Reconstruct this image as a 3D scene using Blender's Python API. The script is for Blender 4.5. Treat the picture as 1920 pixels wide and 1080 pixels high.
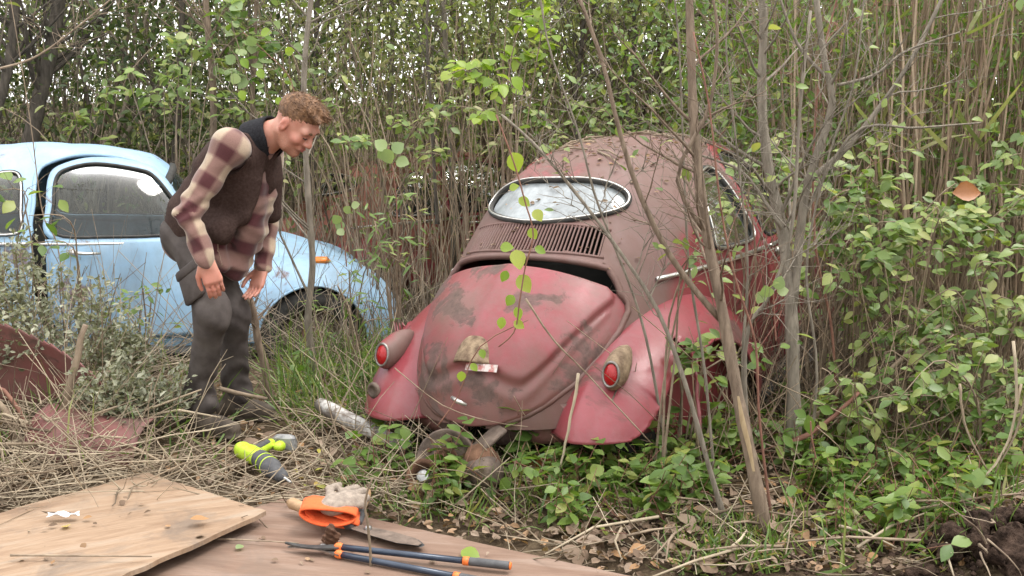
import bpy, math, random
import numpy as np
from mathutils import Vector, Matrix, noise as mnoise

for o in list(bpy.data.objects):
    bpy.data.objects.remove(o)
scene = bpy.context.scene
COL = scene.collection
PI = math.pi
R = math.radians

# ------------------------------------------------------------------ camera
F_PX, CAM_H, CAM_PITCH = 2100.0, 1.5, math.atan((540 - 180) / 2100.0)
cam_d = bpy.data.cameras.new('camera')
cam = bpy.data.objects.new('camera', cam_d)
COL.objects.link(cam)
cam_d.sensor_width = 36.0
cam_d.lens = F_PX / 1920 * 36.0
cam_d.clip_start, cam_d.clip_end = 0.05, 500
cam.location = (0, 0, CAM_H)
cam.rotation_euler = (PI / 2 - CAM_PITCH, 0, 0)
scene.camera = cam

# ------------------------------------------------------------------ sky, sun, exposure
SUN_EL, SUN_AZ = R(64), R(95)          # high soft sun behind the cloud, to the right
world = bpy.data.worlds.new('World')
scene.world = world
world.use_nodes = True
wn, wl = world.node_tree.nodes, world.node_tree.links
wn.clear()
w_out = wn.new('ShaderNodeOutputWorld')
w_bg = wn.new('ShaderNodeBackground')
w_sky = wn.new('ShaderNodeTexSky')
w_sky.sky_type = 'NISHITA'
w_sky.sun_disc = False
w_sky.sun_elevation = SUN_EL
w_sky.sun_rotation = SUN_AZ
w_sky.air_density, w_sky.dust_density, w_sky.ozone_density = 1.0, 4.0, 1.0
w_mix = wn.new('ShaderNodeMix')         # an even overcast veil over the blue
w_mix.data_type = 'RGBA'
w_mix.inputs[0].default_value = 0.88
w_mix.inputs[7].default_value = (10.6, 10.5, 10.3, 1)
wl.new(w_sky.outputs['Color'], w_mix.inputs[6])
wl.new(w_mix.outputs[2], w_bg.inputs['Color'])
w_bg.inputs['Strength'].default_value = 0.15
wl.new(w_bg.outputs['Background'], w_out.inputs['Surface'])

sun_d = bpy.data.lights.new('sun', 'SUN')
sun_d.energy = 1.2
sun_d.angle = R(22)
sun_d.color = (1.0, 0.96, 0.9)
sun = bpy.data.objects.new('sun', sun_d)
COL.objects.link(sun)
sd = Vector((math.sin(SUN_AZ) * math.cos(SUN_EL), math.cos(SUN_AZ) * math.cos(SUN_EL), math.sin(SUN_EL)))
sun.rotation_euler = sd.to_track_quat('Z', 'Y').to_euler()
sun.location = sd * 20

vs = scene.view_settings
vs.view_transform = 'Standard'
vs.look = 'None'
vs.gamma = 1.0
vs.exposure = 1.08
vs.use_curve_mapping = False
scene.cycles.use_denoising = True
scene.cycles.max_bounces = 7
scene.cycles.transparent_max_bounces = 16

# ------------------------------------------------------------------ placing helpers
_cp, _sp = math.cos(CAM_PITCH), math.sin(CAM_PITCH)
def ray(px, py):
    u, v = (px - 960) / F_PX, (540 - py) / F_PX
    return Vector((u, _cp + v * _sp, -_sp + v * _cp))
def at(px, py, Y):
    d = ray(px, py)
    return Vector((0, 0, CAM_H)) + d * (Y / d.y)
def gp(px, py, z=0.0):
    d = ray(px, py)
    return Vector((0, 0, CAM_H)) + d * ((z - CAM_H) / d.z)
def gz(x, y):
    """ground height: uneven soil, a dip under the wrecks, a bank at the right"""
    h = 0.025 * math.sin(x * 1.7 + 0.6) * math.cos(y * 1.3) + 0.015 * math.sin(x * 4.1 + y * 3.3)
    h += -0.16 * math.exp(-((x + 2.6) / 2.0) ** 2 - ((y - 7.0) / 1.0) ** 2)
    h += 0.20 * math.exp(-((x - 1.95) / 0.42) ** 2 - ((y - 3.45) / 0.35) ** 2)
    h += 0.10 * math.exp(-((x + 1.95) / 0.5) ** 2 - ((y - 4.9) / 0.6) ** 2)
    h += 0.12 * max(0.0, y - 9) ** 0.8
    return h

# ------------------------------------------------------------------ tagging helpers
def tag(o, label=None, cat=None, group=None, kind=None):
    if label: o['label'] = label
    if cat: o['category'] = cat
    if group: o['group'] = group
    if kind: o['kind'] = kind
    return o
def empty(name, loc=(0, 0, 0), rot=(0, 0, 0)):
    o = bpy.data.objects.new(name, None)
    o.empty_display_size = 0.1
    COL.objects.link(o)
    o.location = loc
    o.rotation_euler = rot
    return o
def copy_tree(o, parent=None):
    c = o.copy()
    COL.objects.link(c)
    c.parent = parent
    for ch in o.children:
        copy_tree(ch, c)
    return c
def link(name, me, parent=None, mat=None):
    o = bpy.data.objects.new(name, me)
    COL.objects.link(o)
    if mat is not None and not me.materials:
        me.materials.append(mat)
    if parent is not None:
        o.parent = parent
    return o

# ------------------------------------------------------------------ mesh builder
class MB:
    def __init__(s):
        s.v, s.f = [], []
    def add(s, vs_, fs_):
        b = len(s.v)
        s.v += [tuple(p) for p in vs_]
        s.f += [tuple(i + b for i in f) for f in fs_]
        return s
    def tube(s, pts, rad, n=6, cap=True):
        pts = [Vector(p) for p in pts]
        m = len(pts)
        if not hasattr(rad, '__len__'):
            rad = [rad] * m
        up = Vector((0.31, 0.17, 0.93))
        vs_, fs_ = [], []
        for i, p in enumerate(pts):
            t = (pts[min(i + 1, m - 1)] - pts[max(i - 1, 0)])
            if t.length < 1e-9: t = Vector((0, 0, 1))
            t.normalize()
            a = t.cross(up)
            if a.length < 0.05:
                a = t.cross(Vector((1, 0, 0)))
            a.normalize()
            b = t.cross(a)
            for k in range(n):
                th = 2 * PI * k / n
                vs_.append(p + (a * math.cos(th) + b * math.sin(th)) * rad[i])
        for i in range(m - 1):
            for k in range(n):
                k2 = (k + 1) % n
                fs_.append((i * n + k, i * n + k2, (i + 1) * n + k2, (i + 1) * n + k))
        if cap:
            fs_.append(tuple(range(n - 1, -1, -1)))
            fs_.append(tuple((m - 1) * n + k for k in range(n)))
        return s.add(vs_, fs_)
    def ring(s, pts, rad, n=6):
        """closed tube"""
        pts = [Vector(p) for p in pts]
        m = len(pts)
        c = sum(pts, Vector()) / m
        vs_, fs_ = [], []
        for i, p in enumerate(pts):
            t = (pts[(i + 1) % m] - pts[i - 1]).normalized()
            a = (p - c)
            a = (a - t * a.dot(t)).normalized()
            b = t.cross(a)
            for k in range(n):
                th = 2 * PI * k / n
                vs_.append(p + (a * math.cos(th) + b * math.sin(th)) * rad)
        for i in range(m):
            j = (i + 1) % m
            for k in range(n):
                k2 = (k + 1) % n
                fs_.append((i * n + k, j * n + k, j * n + k2, i * n + k2))
        return s.add(vs_, fs_)
    def box(s, c, size, M=None, bev=0.0):
        hx, hy, hz = size[0] / 2, size[1] / 2, size[2] / 2
        if bev <= 0:
            pts = [Vector((x * hx, y * hy, z * hz)) for x in (-1, 1) for y in (-1, 1) for z in (-1, 1)]
            fs_ = [(0, 1, 3, 2), (4, 6, 7, 5), (0, 4, 5, 1), (2, 3, 7, 6), (0, 2, 6, 4), (1, 5, 7, 3)]
        else:
            # chamfered prism: three rings
            b = min(bev, hx * 0.9, hy * 0.9, hz * 0.9)
            pts, fs_ = [], []
            def rr(ix, iy, z):
                o = []
                for sx, sy in ((1, 1), (-1, 1), (-1, -1), (1, -1)):
                    e = [(sx * ix, sy * (iy - b)), (sx * (ix - b), sy * iy)]
                    if sx * sy < 0: e.reverse()
                    o += e
                return [Vector((x, y, z)) for x, y in o]
            for ix, iy, z in ((hx - b, hy - b, -hz), (hx, hy, -hz + b), (hx, hy, hz - b), (hx - b, hy - b, hz)):
                pts += rr(max(ix, b * 1.01), max(iy, b * 1.01), z)
            for i in range(3):
                for k in range(8):
                    k2 = (k + 1) % 8
                    fs_.append((i * 8 + k, i * 8 + k2, (i + 1) * 8 + k2, (i + 1) * 8 + k))
            fs_.append(tuple(range(7, -1, -1)))
            fs_.append(tuple(24 + k for k in range(8)))
        c = Vector(c)
        if M is not None:
            pts = [M @ p for p in pts]
        return s.add([p + c for p in pts], fs_)
    def lathe(s, prof, o, axis, n=24):
        """prof: (along, radius) along axis from o"""
        axis = Vector(axis).normalized()
        o = Vector(o)
        a = axis.orthogonal().normalized()
        b = axis.cross(a)
        vs_, fs_ = [], []
        m = len(prof)
        for (l, r) in prof:
            for k in range(n):
                th = 2 * PI * k / n
                vs_.append(o + axis * l + (a * math.cos(th) + b * math.sin(th)) * max(r, 1e-5))
        for i in range(m - 1):
            for k in range(n):
                k2 = (k + 1) % n
                fs_.append((i * n + k, i * n + k2, (i + 1) * n + k2, (i + 1) * n + k))
        return s.add(vs_, fs_)
    def grid(s, P):
        nu, nv = len(P), len(P[0])
        fs_ = [(i * nv + j, i * nv + j + 1, (i + 1) * nv + j + 1, (i + 1) * nv + j) for i in range(nu - 1) for j in range(nv - 1)]
        return s.add([p for row in P for p in row], fs_)
    def mesh(s, name, smooth=True):
        me = bpy.data.meshes.new(name)
        me.from_pydata(s.v, [], s.f)
        if smooth:
            me.polygons.foreach_set('use_smooth', [True] * len(me.polygons))
        me.update()
        return me
    def build(s, name, mat, parent=None, smooth=True):
        return link(name, s.mesh(name, smooth), parent, mat)

def np_mesh(name, V, Fq, smooth=False, attrs=None):
    """V (n,3), Fq (m,k) -> mesh; attrs {name: per-face float}"""
    me = bpy.data.meshes.new(name)
    V = np.asarray(V, np.float32)
    Fq = np.asarray(Fq, np.int32)
    m, k = Fq.shape
    me.vertices.add(len(V))
    me.vertices.foreach_set('co', V.ravel())
    me.loops.add(m * k)
    me.loops.foreach_set('vertex_index', Fq.ravel())
    me.polygons.add(m)
    me.polygons.foreach_set('loop_start', np.arange(0, m * k, k, dtype=np.int32))
    me.update(calc_edges=True)
    me.polygons.foreach_set('use_smooth', np.full(m, smooth, bool))
    for a, val in (attrs or {}).items():
        at_ = me.attributes.new(a, 'FLOAT', 'FACE' if len(val) == m else 'POINT')
        at_.data.foreach_set('value', np.asarray(val, np.float32))
    me.update()
    return me

# ------------------------------------------------------------------ materials
def new_mat(name):
    m = bpy.data.materials.new(name)
    m.use_nodes = True
    nt = m.node_tree
    nt.nodes.clear()
    out = nt.nodes.new('ShaderNodeOutputMaterial')
    bs = nt.nodes.new('ShaderNodeBsdfPrincipled')
    nt.links.new(bs.outputs[0], out.inputs['Surface'])
    return m, nt.nodes, nt.links, bs, out
def N_coord(nd, kind='Object'):
    c = nd.new('ShaderNodeTexCoord')
    return c.outputs[kind]
def N_noise(nd, ln, vec, scale, detail=4, rough=0.55, dist=0.0, stretch=None):
    if stretch:
        mp = nd.new('ShaderNodeMapping')
        mp.inputs['Scale'].default_value = stretch
        ln.new(vec, mp.inputs['Vector'])
        vec = mp.outputs[0]
    n = nd.new('ShaderNodeTexNoise')
    n.inputs['Scale'].default_value = scale
    n.inputs['Detail'].default_value = detail
    n.inputs['Roughness'].default_value = rough
    n.inputs['Distortion'].default_value = dist
    ln.new(vec, n.inputs['Vector'])
    return n.outputs['Fac']
def N_ramp(nd, ln, fac, stops, interp='LINEAR'):
    r = nd.new('ShaderNodeValToRGB')
    cr = r.color_ramp
    cr.interpolation = interp
    while len(cr.elements) < len(stops):
        cr.elements.new(0.5)
    for e, (p, c) in zip(cr.elements, stops):
        e.position = p
        if not hasattr(c, '__len__'): c = (c, c, c)
        e.color = (c[0], c[1], c[2], 1)
    ln.new(fac, r.inputs['Fac'])
    return r.outputs['Color']
def N_mix(nd, ln, fac, a, b, mode='MIX'):
    m = nd.new('ShaderNodeMix')
    m.data_type = 'RGBA'
    m.blend_type = mode
    for sock, val in ((m.inputs[0], fac), (m.inputs[6], a), (m.inputs[7], b)):
        if hasattr(val, 'is_linked') or hasattr(val, 'links'):
            ln.new(val, sock)
        elif hasattr(val, '__len__'):
            sock.default_value = (val[0], val[1], val[2], 1)
        else:
            sock.default_value = val
    return m.outputs[2]
def N_math(nd, ln, op, a, b=0.0, c=None):
    m = nd.new('ShaderNodeMath')
    m.operation = op
    for i, val in enumerate((a, b) if c is None else (a, b, c)):
        if hasattr(val, 'links'): ln.new(val, m.inputs[i])
        else: m.inputs[i].default_value = val
    return m.outputs[0]
def N_bump(nd, ln, h, strength, dist, bs):
    b = nd.new('ShaderNodeBump')
    b.inputs['Strength'].default_value = strength
    b.inputs['Distance'].default_value = dist
    ln.new(h, b.inputs['Height'])
    ln.new(b.outputs[0], bs.inputs['Normal'])

def simple(name, c1, c2=None, rough=0.6, scale=12, metal=0.0, bump=0.0, bdist=0.004, stretch=None, lo=0.35, hi=0.65, spec=0.5, coat=0):
    m, nd, ln, bs, out = new_mat(name)
    v = N_coord(nd)
    bs.inputs['Roughness'].default_value = rough
    bs.inputs['Metallic'].default_value = metal
    bs.inputs['Specular IOR Level'].default_value = spec
    bs.inputs['Coat Weight'].default_value = coat
    f = N_noise(nd, ln, v, scale, 6, 0.6, 0, stretch)
    col = N_ramp(nd, ln, f, [(lo, c1), (hi, c2 or c1)])
    ln.new(col, bs.inputs['Base Color'])
    if bump:
        f2 = N_noise(nd, ln, v, scale * 4, 5, 0.65, 0, stretch)
        N_bump(nd, ln, f2, bump, bdist, bs)
    return m

def leaf_mat(name, stops, trans=0.35, rough=0.42, spot=True):
    """leaf colours spread leaf by leaf"""
    m, nd, ln, bs, out = new_mat(name)
    a = nd.new('ShaderNodeAttribute')
    a.attribute_name = 'rnd'
    oi = nd.new('ShaderNodeObjectInfo')
    f = N_math(nd, ln, 'FRACT', N_math(nd, ln, 'ADD', a.outputs['Fac'], oi.outputs['Random']))
    col = N_ramp(nd, ln, f, stops)
    if spot:
        n = N_noise(nd, ln, N_coord(nd), 60, 3)
        col = N_mix(nd, ln, 0.5, col, N_ramp(nd, ln, n, [(0.3, 0.55), (0.7, 1.25)]), 'MULTIPLY')
    ln.new(col, bs.inputs['Base Color'])
    bs.inputs['Roughness'].default_value = rough
    bs.inputs['Specular IOR Level'].default_value = 0.55
    tr = nd.new('ShaderNodeBsdfTranslucent')
    ln.new(N_mix(nd, ln, 1.0, col, (1.25, 1.3, 0.6), 'MULTIPLY'), tr.inputs['Color'])
    mx = nd.new('ShaderNodeMixShader')
    mx.inputs[0].default_value = trans
    ln.new(bs.outputs[0], mx.inputs[1])
    ln.new(tr.outputs[0], mx.inputs[2])
    ln.new(mx.outputs[0], out.inputs['Surface'])
    return m

# ================================================================== GROUND
def ground_mat():
    m, nd, ln, bs, out = new_mat('soil and litter')
    v = N_coord(nd)
    a = N_noise(nd, ln, v, 2.2, 8, 0.65)
    b = N_noise(nd, ln, v, 26, 8, 0.7, 1.2)
    c1 = N_ramp(nd, ln, a, [(0.3, (0.028, 0.018, 0.011)), (0.5, (0.075, 0.052, 0.032)), (0.7, (0.14, 0.10, 0.062))])
    c2 = N_ramp(nd, ln, b, [(0.3, (0.018, 0.012, 0.008)), (0.48, (0.10, 0.07, 0.045)), (0.72, (0.25, 0.19, 0.12))])
    ln.new(N_mix(nd, ln, 0.55, c1, c2), bs.inputs['Base Color'])
    bs.inputs['Roughness'].default_value = 0.95
    bs.inputs['Specular IOR Level'].default_value = 0.15
    N_bump(nd, ln, b, 0.9, 0.03, bs)
    return m
M_ground = ground_mat()
def build_ground():
    xs = np.concatenate([np.linspace(-60, -6, 16)[:-1], np.linspace(-6, 6, 170), np.linspace(6, 60, 16)[1:]])
    ys = np.concatenate([np.linspace(-6, 1.8, 10)[:-1], np.linspace(1.8, 11, 150), np.linspace(11, 90, 30)[1:]])
    V = []
    for y in ys:
        for x in xs:
            z = gz(min(max(x, -8), 8), min(y, 22))
            if abs(x) < 6 and 1.8 < y < 11:
                z += 0.022 * mnoise.noise((x * 7, y * 7, 0.3)) + 0.012 * mnoise.noise((x * 19, y * 19, 4))
            V.append((x, y, z))
    nx = len(xs)
    Fq = [(j * nx + i, j * nx + i + 1, (j + 1) * nx + i + 1, (j + 1) * nx + i) for j in range(len(ys) - 1) for i in range(nx - 1)]
    o = link('ground', np_mesh('ground', V, Fq, True), None, M_ground)
    tag(o, kind='structure')
build_ground()

# ================================================================== CARS
def paint_mat(name, base, faded, primer, amount, rough=0.38, spots=0.5, scale=3.0, seed=0.0, grime=0.4, flank=None, wash=None):
    """old paint: glossy base, chalky fading, primer and rust showing through in hard-edged patches"""
    m, nd, ln, bs, out = new_mat(name)
    mp = nd.new('ShaderNodeMapping')
    mp.inputs['Location'].default_value = (seed, seed * 0.7, -seed)
    ln.new(N_coord(nd), mp.inputs['Vector'])
    v = mp.outputs[0]
    f1 = N_noise(nd, ln, v, 2.0, 6, 0.6)
    col = N_ramp(nd, ln, f1, [(0.35, base), (0.66, faded)])
    f2 = N_noise(nd, ln, v, scale, 9, 0.62, 0.35)
    hard = N_ramp(nd, ln, f2, [(1 - amount - 0.03, 0.0), (1 - amount + 0.01, 0.75), (1 - amount + 0.09, 1.0)])
    chalk = N_ramp(nd, ln, N_noise(nd, ln, v, 7.5, 9, 0.72, 0.2), [(0.45, 0.0), (0.72, 0.45)])
    col = N_mix(nd, ln, chalk, col, tuple(0.55 * c + 0.085 for c in faded))
    f3 = N_noise(nd, ln, v, 45, 5, 0.7)
    if wash:       # soft brown film of old primer, heaviest low down
        sx = nd.new('ShaderNodeSeparateXYZ'); ln.new(N_coord(nd), sx.inputs[0])
        lw = N_math(nd, ln, 'MULTIPLY_ADD', sx.outputs[2], -0.42, 0.37)
        wv = N_math(nd, ln, 'ADD', N_noise(nd, ln, v, 2.6, 9, 0.68, 0.3), lw)
        col = N_mix(nd, ln, N_ramp(nd, ln, wv, [(0.44, 0.0), (0.68, 0.75)]), col, wash)
    if flank:      # the upright flanks kept their red paint where rain and sun never scoured it
        sx = nd.new('ShaderNodeSeparateXYZ'); ln.new(N_coord(nd), sx.inputs[0])
        e = N_math(nd, ln, 'ADD', N_math(nd, ln, 'ABSOLUTE', sx.outputs[0]), N_math(nd, ln, 'MULTIPLY', f2, 0.22))
        col = N_mix(nd, ln, N_ramp(nd, ln, e, [(0.63, 0.0), (0.67, 1.0)]), col, flank)
    pcol = N_ramp(nd, ln, f3, [(0.3, tuple(c * 0.6 for c in primer)), (0.7, tuple(c * 1.35 for c in primer))])
    col = N_mix(nd, ln, hard, col, pcol)
    f4 = N_noise(nd, ln, v, 85, 4, 0.75)
    sp = N_ramp(nd, ln, f4, [(0.66, 0.0), (0.74, spots)])
    col = N_mix(nd, ln, sp, col, tuple(c * 0.5 for c in primer))
    f5 = N_noise(nd, ln, v, 6, 8, 0.7, 0, (1, 1, 0.35))
    gr = N_ramp(nd, ln, f5, [(0.42, 0.0), (0.75, grime)])
    col = N_mix(nd, ln, gr, col, (0.12, 0.085, 0.06))
    ln.new(col, bs.inputs['Base Color'])
    rr = N_mix(nd, ln, hard, (rough, rough, rough), (0.85, 0.85, 0.85))
    rr = N_mix(nd, ln, gr, rr, (0.9, 0.9, 0.9))
    ln.new(rr, bs.inputs['Roughness'])
    h = N_math(nd, ln, 'SUBTRACT', f3, hard)
    N_bump(nd, ln, h, 0.25, 0.003, bs)
    return m
M_red_fender = paint_mat('red fender paint', (0.21, 0.026, 0.036), (0.27, 0.055, 0.068), (0.10, 0.055, 0.045), 0.41, 0.28, 0.5, 2.2, 3.3, 0.28)
M_red_body = paint_mat('weathered maroon body paint', (0.13, 0.064, 0.055), (0.165, 0.088, 0.077), (0.22, 0.075, 0.078), 0.37, 0.6, 0.4, 1.7, 1.2, 0.5, (0.20, 0.028, 0.034))
M_red_lid = paint_mat('flaking red lid paint', (0.22, 0.028, 0.038), (0.28, 0.06, 0.074), (0.105, 0.068, 0.060), 0.455, 0.36, 0.65, 5.2, 4.9, 0.35, None, (0.155, 0.090, 0.076))
M_red_side = paint_mat('dark red side paint', (0.22, 0.025, 0.032), (0.28, 0.045, 0.05), (0.09, 0.05, 0.04), 0.36, 0.35, 0.4, 2.4, 5.1, 0.3)
M_blue = paint_mat('pale blue paint', (0.25, 0.42, 0.60), (0.33, 0.49, 0.64), (0.17, 0.075, 0.05), 0.36, 0.5, 0.45, 2.6, 9.4, 0.35)
M_scrap = paint_mat('drab faded red scrap paint', (0.17, 0.05, 0.048), (0.22, 0.085, 0.078), (0.10, 0.06, 0.05), 0.45, 0.6, 0.5, 3.0, 6.1, 0.65)
M_rustcar = paint_mat('rusted orange red paint', (0.34, 0.10, 0.07), (0.42, 0.17, 0.12), (0.16, 0.07, 0.04), 0.5, 0.7, 0.4, 3.0, 2.2, 0.4)
M_dark = simple('dark interior cloth', (0.012, 0.011, 0.010), (0.03, 0.027, 0.024), 0.9, 8)
M_rubber = simple('perished rubber', (0.02, 0.02, 0.02), (0.05, 0.047, 0.043), 0.8, 20, bump=0.3)
M_chrome = simple('pitted chrome', (0.75, 0.75, 0.74), (0.5, 0.48, 0.45), 0.28, 40, 0.85)
M_bezel = simple('dull bezel', (0.32, 0.31, 0.30), (0.16, 0.14, 0.12), 0.4, 30, 0.8)
M_rust = simple('brown rust', (0.075, 0.035, 0.02), (0.19, 0.10, 0.06), 0.9, 14, 0.1, 0.6, 0.006)
M_rust_grey = simple('greasy rusted steel', (0.075, 0.055, 0.045), (0.20, 0.15, 0.12), 0.75, 16, 0.25, 0.5, 0.005)
def lens_mat():
    m, nd, ln, bs, out = new_mat('red lens')
    bs.inputs['Base Color'].default_value = (0.32, 0.006, 0.009, 1)
    bs.inputs['Roughness'].default_value = 0.22
    v = N_coord(nd)
    w = N_noise(nd, ln, v, 120, 2)
    N_bump(nd, ln, w, 0.3, 0.002, bs)
    return m
M_lens = lens_mat()
M_amber = simple('amber lens', (0.75, 0.22, 0.02), (0.65, 0.17, 0.02), 0.3)
def glass_mat(name, dust, dustcol, dscale=5, ior=1.9):
    m, nd, ln, bs, out = new_mat(name)
    v = N_coord(nd)
    bs.inputs['Base Color'].default_value = (0.9, 0.95, 0.93, 1)
    bs.inputs['Roughness'].default_value = 0.06
    tr = nd.new('ShaderNodeBsdfTransparent')
    tr.inputs[0].default_value = (0.72, 0.78, 0.76, 1)
    gl = nd.new('ShaderNodeBsdfGlossy')
    gl.inputs['Roughness'].default_value = 0.05
    fr = nd.new('ShaderNodeFresnel')
    fr.inputs['IOR'].default_value = ior
    mx = nd.new('ShaderNodeMixShader')
    ln.new(fr.outputs[0], mx.inputs[0]); ln.new(tr.outputs[0], mx.inputs[1]); ln.new(gl.outputs[0], mx.inputs[2])
    df = nd.new('ShaderNodeBsdfDiffuse')
    n = N_noise(nd, ln, v, dscale, 8, 0.7, 0.5)
    ln.new(N_ramp(nd, ln, N_noise(nd, ln, v, 40, 5), [(0.3, tuple(c * 0.8 for c in dustcol)), (0.7, dustcol)]), df.inputs[0])
    f = N_ramp(nd, ln, n, [(0.3, dust * 0.55), (0.7, dust * 1.3)])
    m2 = nd.new('ShaderNodeMixShader')
    ln.new(f, m2.inputs[0]); ln.new(mx.outputs[0], m2.inputs[1]); ln.new(df.outputs[0], m2.inputs[2])
    ln.new(m2.outputs[0], out.inputs['Surface'])
    return m
M_glass_rear = glass_mat('dusty sky-pale rear glass', 0.5, (0.60, 0.65, 0.68))  # real dust, with the bright sky reflection mixed into its pale colour
M_glass = glass_mat('grimy side glass', 0.12, (0.10, 0.11, 0.10), 7, 1.5)

# ---- body surface: sections fanned about a cross axis
Y0, Z0 = 1.75, 0.34
PROF = [(.03, .34), (.02, .45), (.05, .60), (.125, .74), (.25, .87), (.39, .98), (.505, 1.07), (.66, 1.20), (.82, 1.32), (1.03, 1.405), (1.35, 1.455),
        (1.70, 1.465), (2.0, 1.445), (2.19, 1.41), (2.30, 1.33), (2.46, 1.14), (2.60, .98), (2.9, .93), (3.2, .85), (3.5, .70), (3.68, .52), (3.72, .34)]
_pa = np.array([math.atan2(z - Z0, Y0 - y) for y, z in PROF])
_pr = np.array([math.hypot(z - Z0, Y0 - y) for y, z in PROF])
_fa = np.linspace(0, PI, 400)
_fr = np.interp(_fa, _pa, _pr)
for _ in range(6):
    _fr[1:-1] = (_fr[:-2] + 2 * _fr[1:-1] + _fr[2:]) / 4
def c_R(a): return float(np.interp(a, _fa, _fr))
def c_W(a): return 0.69 - 0.03 * max(0.0, math.cos(PI - a)) + 0.0 * a
def c_n(a): return 2.45 + 0.75 * math.sin(a) ** 2
def tumble(z): return 1.0 - 0.18 * max(0.0, min(1.0, (z - 0.90) / 0.5)) ** 1.3
def S(a, x, off=0.0):
    """point of the shell at fan angle a and raw half-breadth x, pushed out by off"""
    def p(a, x):
        W, n = c_W(a), c_n(a)
        rho = c_R(a) * max(0.0, 1 - min(1.0, abs(x) / W) ** n) ** (1 / n)
        z = Z0 + rho * math.sin(a)
        return Vector((x * tumble(z), Y0 - rho * math.cos(a), z))
    q = p(a, x)
    if off:
        e = 1e-3
        x1 = min(max(x, -0.67), 0.67)
        d1, d2 = p(a + e, x1) - p(a - e, x1), p(a, x1 + e) - p(a, x1 - e)
        nn = d2.cross(d1)
        if nn.length > 1e-12:
            nn.normalize()
            if nn.dot(q - Vector((0, Y0, Z0))) < 0: nn = -nn
            q = q + nn * off
    return q
def side(y, z, sgn=1, off=0.0):
    """point of the shell's flank above (y, z)"""
    a = math.atan2(max(z - Z0, 0.0), Y0 - y)
    rho = math.hypot(max(z - Z0, 0), Y0 - y)
    n = c_n(a)
    x = c_W(a) * max(0.0, 1 - min(1.0, rho / c_R(a)) ** n) ** (1 / n) * tumble(z)
    return Vector((sgn * (x + off), y, z))
def ang_of(z):
    """fan angle of the rear centre line at height z"""
    zz = Z0 + _fr * np.sin(_fa)
    k = int(np.argmax(zz))
    return float(np.interp(z, zz[:k], _fa[:k]))
A_LID0, A_LID1 = ang_of(0.43), ang_of(0.955)
A_GAP = ang_of(1.04)
A_LV0, A_LV1 = ang_of(1.06), ang_of(1.155)
A_WC, A_WD = (ang_of(1.18) + ang_of(1.335)) / 2, (ang_of(1.335) - ang_of(1.18)) / 2
OV_X = 0.365
def oval(t, k=1.0):
    c, s_ = math.cos(t), math.sin(t)
    e = 2 / 2.35
    x = OV_X * k * math.copysign(abs(c) ** e, c)
    return A_WC - 0.02 + 0.05 * (x / OV_X) ** 2 + A_WD * 0.99 * k * math.copysign(abs(s_) ** e, s_), x
def gap_half(a):
    t = min(1.0, max(0.0, (a - A_LID1) / (A_GAP - A_LID1)))
    return 0.44 - 0.06 * t ** 1.5
def lid_half(s_):
    """half-breadth of the engine lid at height fraction s (0 bottom, 1 top)"""
    return np.interp(s_, [0, .03, .08, .16, .3, .5, .7, .88, .97, 1.0], [.02, .15, .23, .305, .385, .44, .468, .475, .465, .45])
DOOR_WIN = [(1.58, .985), (1.57, 1.15), (1.58, 1.29), (1.64, 1.345), (1.80, 1.375), (2.03, 1.345), (2.13, 1.30), (2.26, 1.13), (2.345, 1.0), (2.31, .975), (1.9, .968)]
QTR_WIN = [(1.06, .99), (1.075, 1.06), (1.135, 1.17), (1.23, 1.265), (1.33, 1.31), (1.42, 1.315), (1.45, 1.26), (1.455, 1.1), (1.445, .99), (1.25, .978)]
def smooth_loop(P, n):
    P = [Vector((p[0], p[1], 0)) for p in P]
    out = []
    m = len(P)
    for i in range(m):
        p0, p1, p2, p3 = P[i - 1], P[i], P[(i + 1) % m], P[(i + 2) % m]
        for k in range(n):
            t = k / n
            q = 0.5 * ((2 * p1) + (p2 - p0) * t + (2 * p0 - 5 * p1 + 4 * p2 - p3) * t * t + (3 * p1 - p0 - 3 * p2 + p3) * t ** 3)
            out.append((q.x, q.y))
    return out
def inside(P, x, y):
    c = False
    j = len(P) - 1
    for i in range(len(P)):
        if (P[i][1] > y) != (P[j][1] > y) and x < (P[j][0] - P[i][0]) * (y - P[i][1]) / (P[j][1] - P[i][1]) + P[i][0]:
            c = not c
        j = i
    return c
WSH = (2.27, 2.60)
def grow(loop, cx, cy, d):
    o = []
    for (y, z) in loop:
        L = math.hypot(y - cx, z - cy)
        o.append((y + (y - cx) / L * d, z + (z - cy) / L * d))
    return o
def door_front(z): return 2.42
PILLAR = 0.0
def door_rear(z): return float(np.interp(z, [.36, .55, .95], [1.58, 1.51, 1.50])) + PILLAR
def set_pillar(dy):
    """where the post behind the door stands"""
    global PILLAR, L_DOOR, L_QTR, L_DFRAME, L_DHOLE
    PILLAR = dy
    L_DOOR = smooth_loop([(y + dy * max(0.0, min(1.0, (2.0 - y) / 0.35)), z) for y, z in DOOR_WIN], 5)
    L_QTR = smooth_loop([(y + dy * 0.85, z) for y, z in QTR_WIN], 5)
    L_DFRAME, L_DHOLE = grow(L_DOOR, 1.95, 1.16, 0.042), grow(L_DOOR, 1.95, 1.16, 0.050)
set_pillar(0.0)
def in_door(y, z):
    if z < 0.36: return False
    if z < 0.99 and door_rear(z) < y < door_front(z): return True
    return z > 0.95 and inside(L_DHOLE, y, z)
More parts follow.
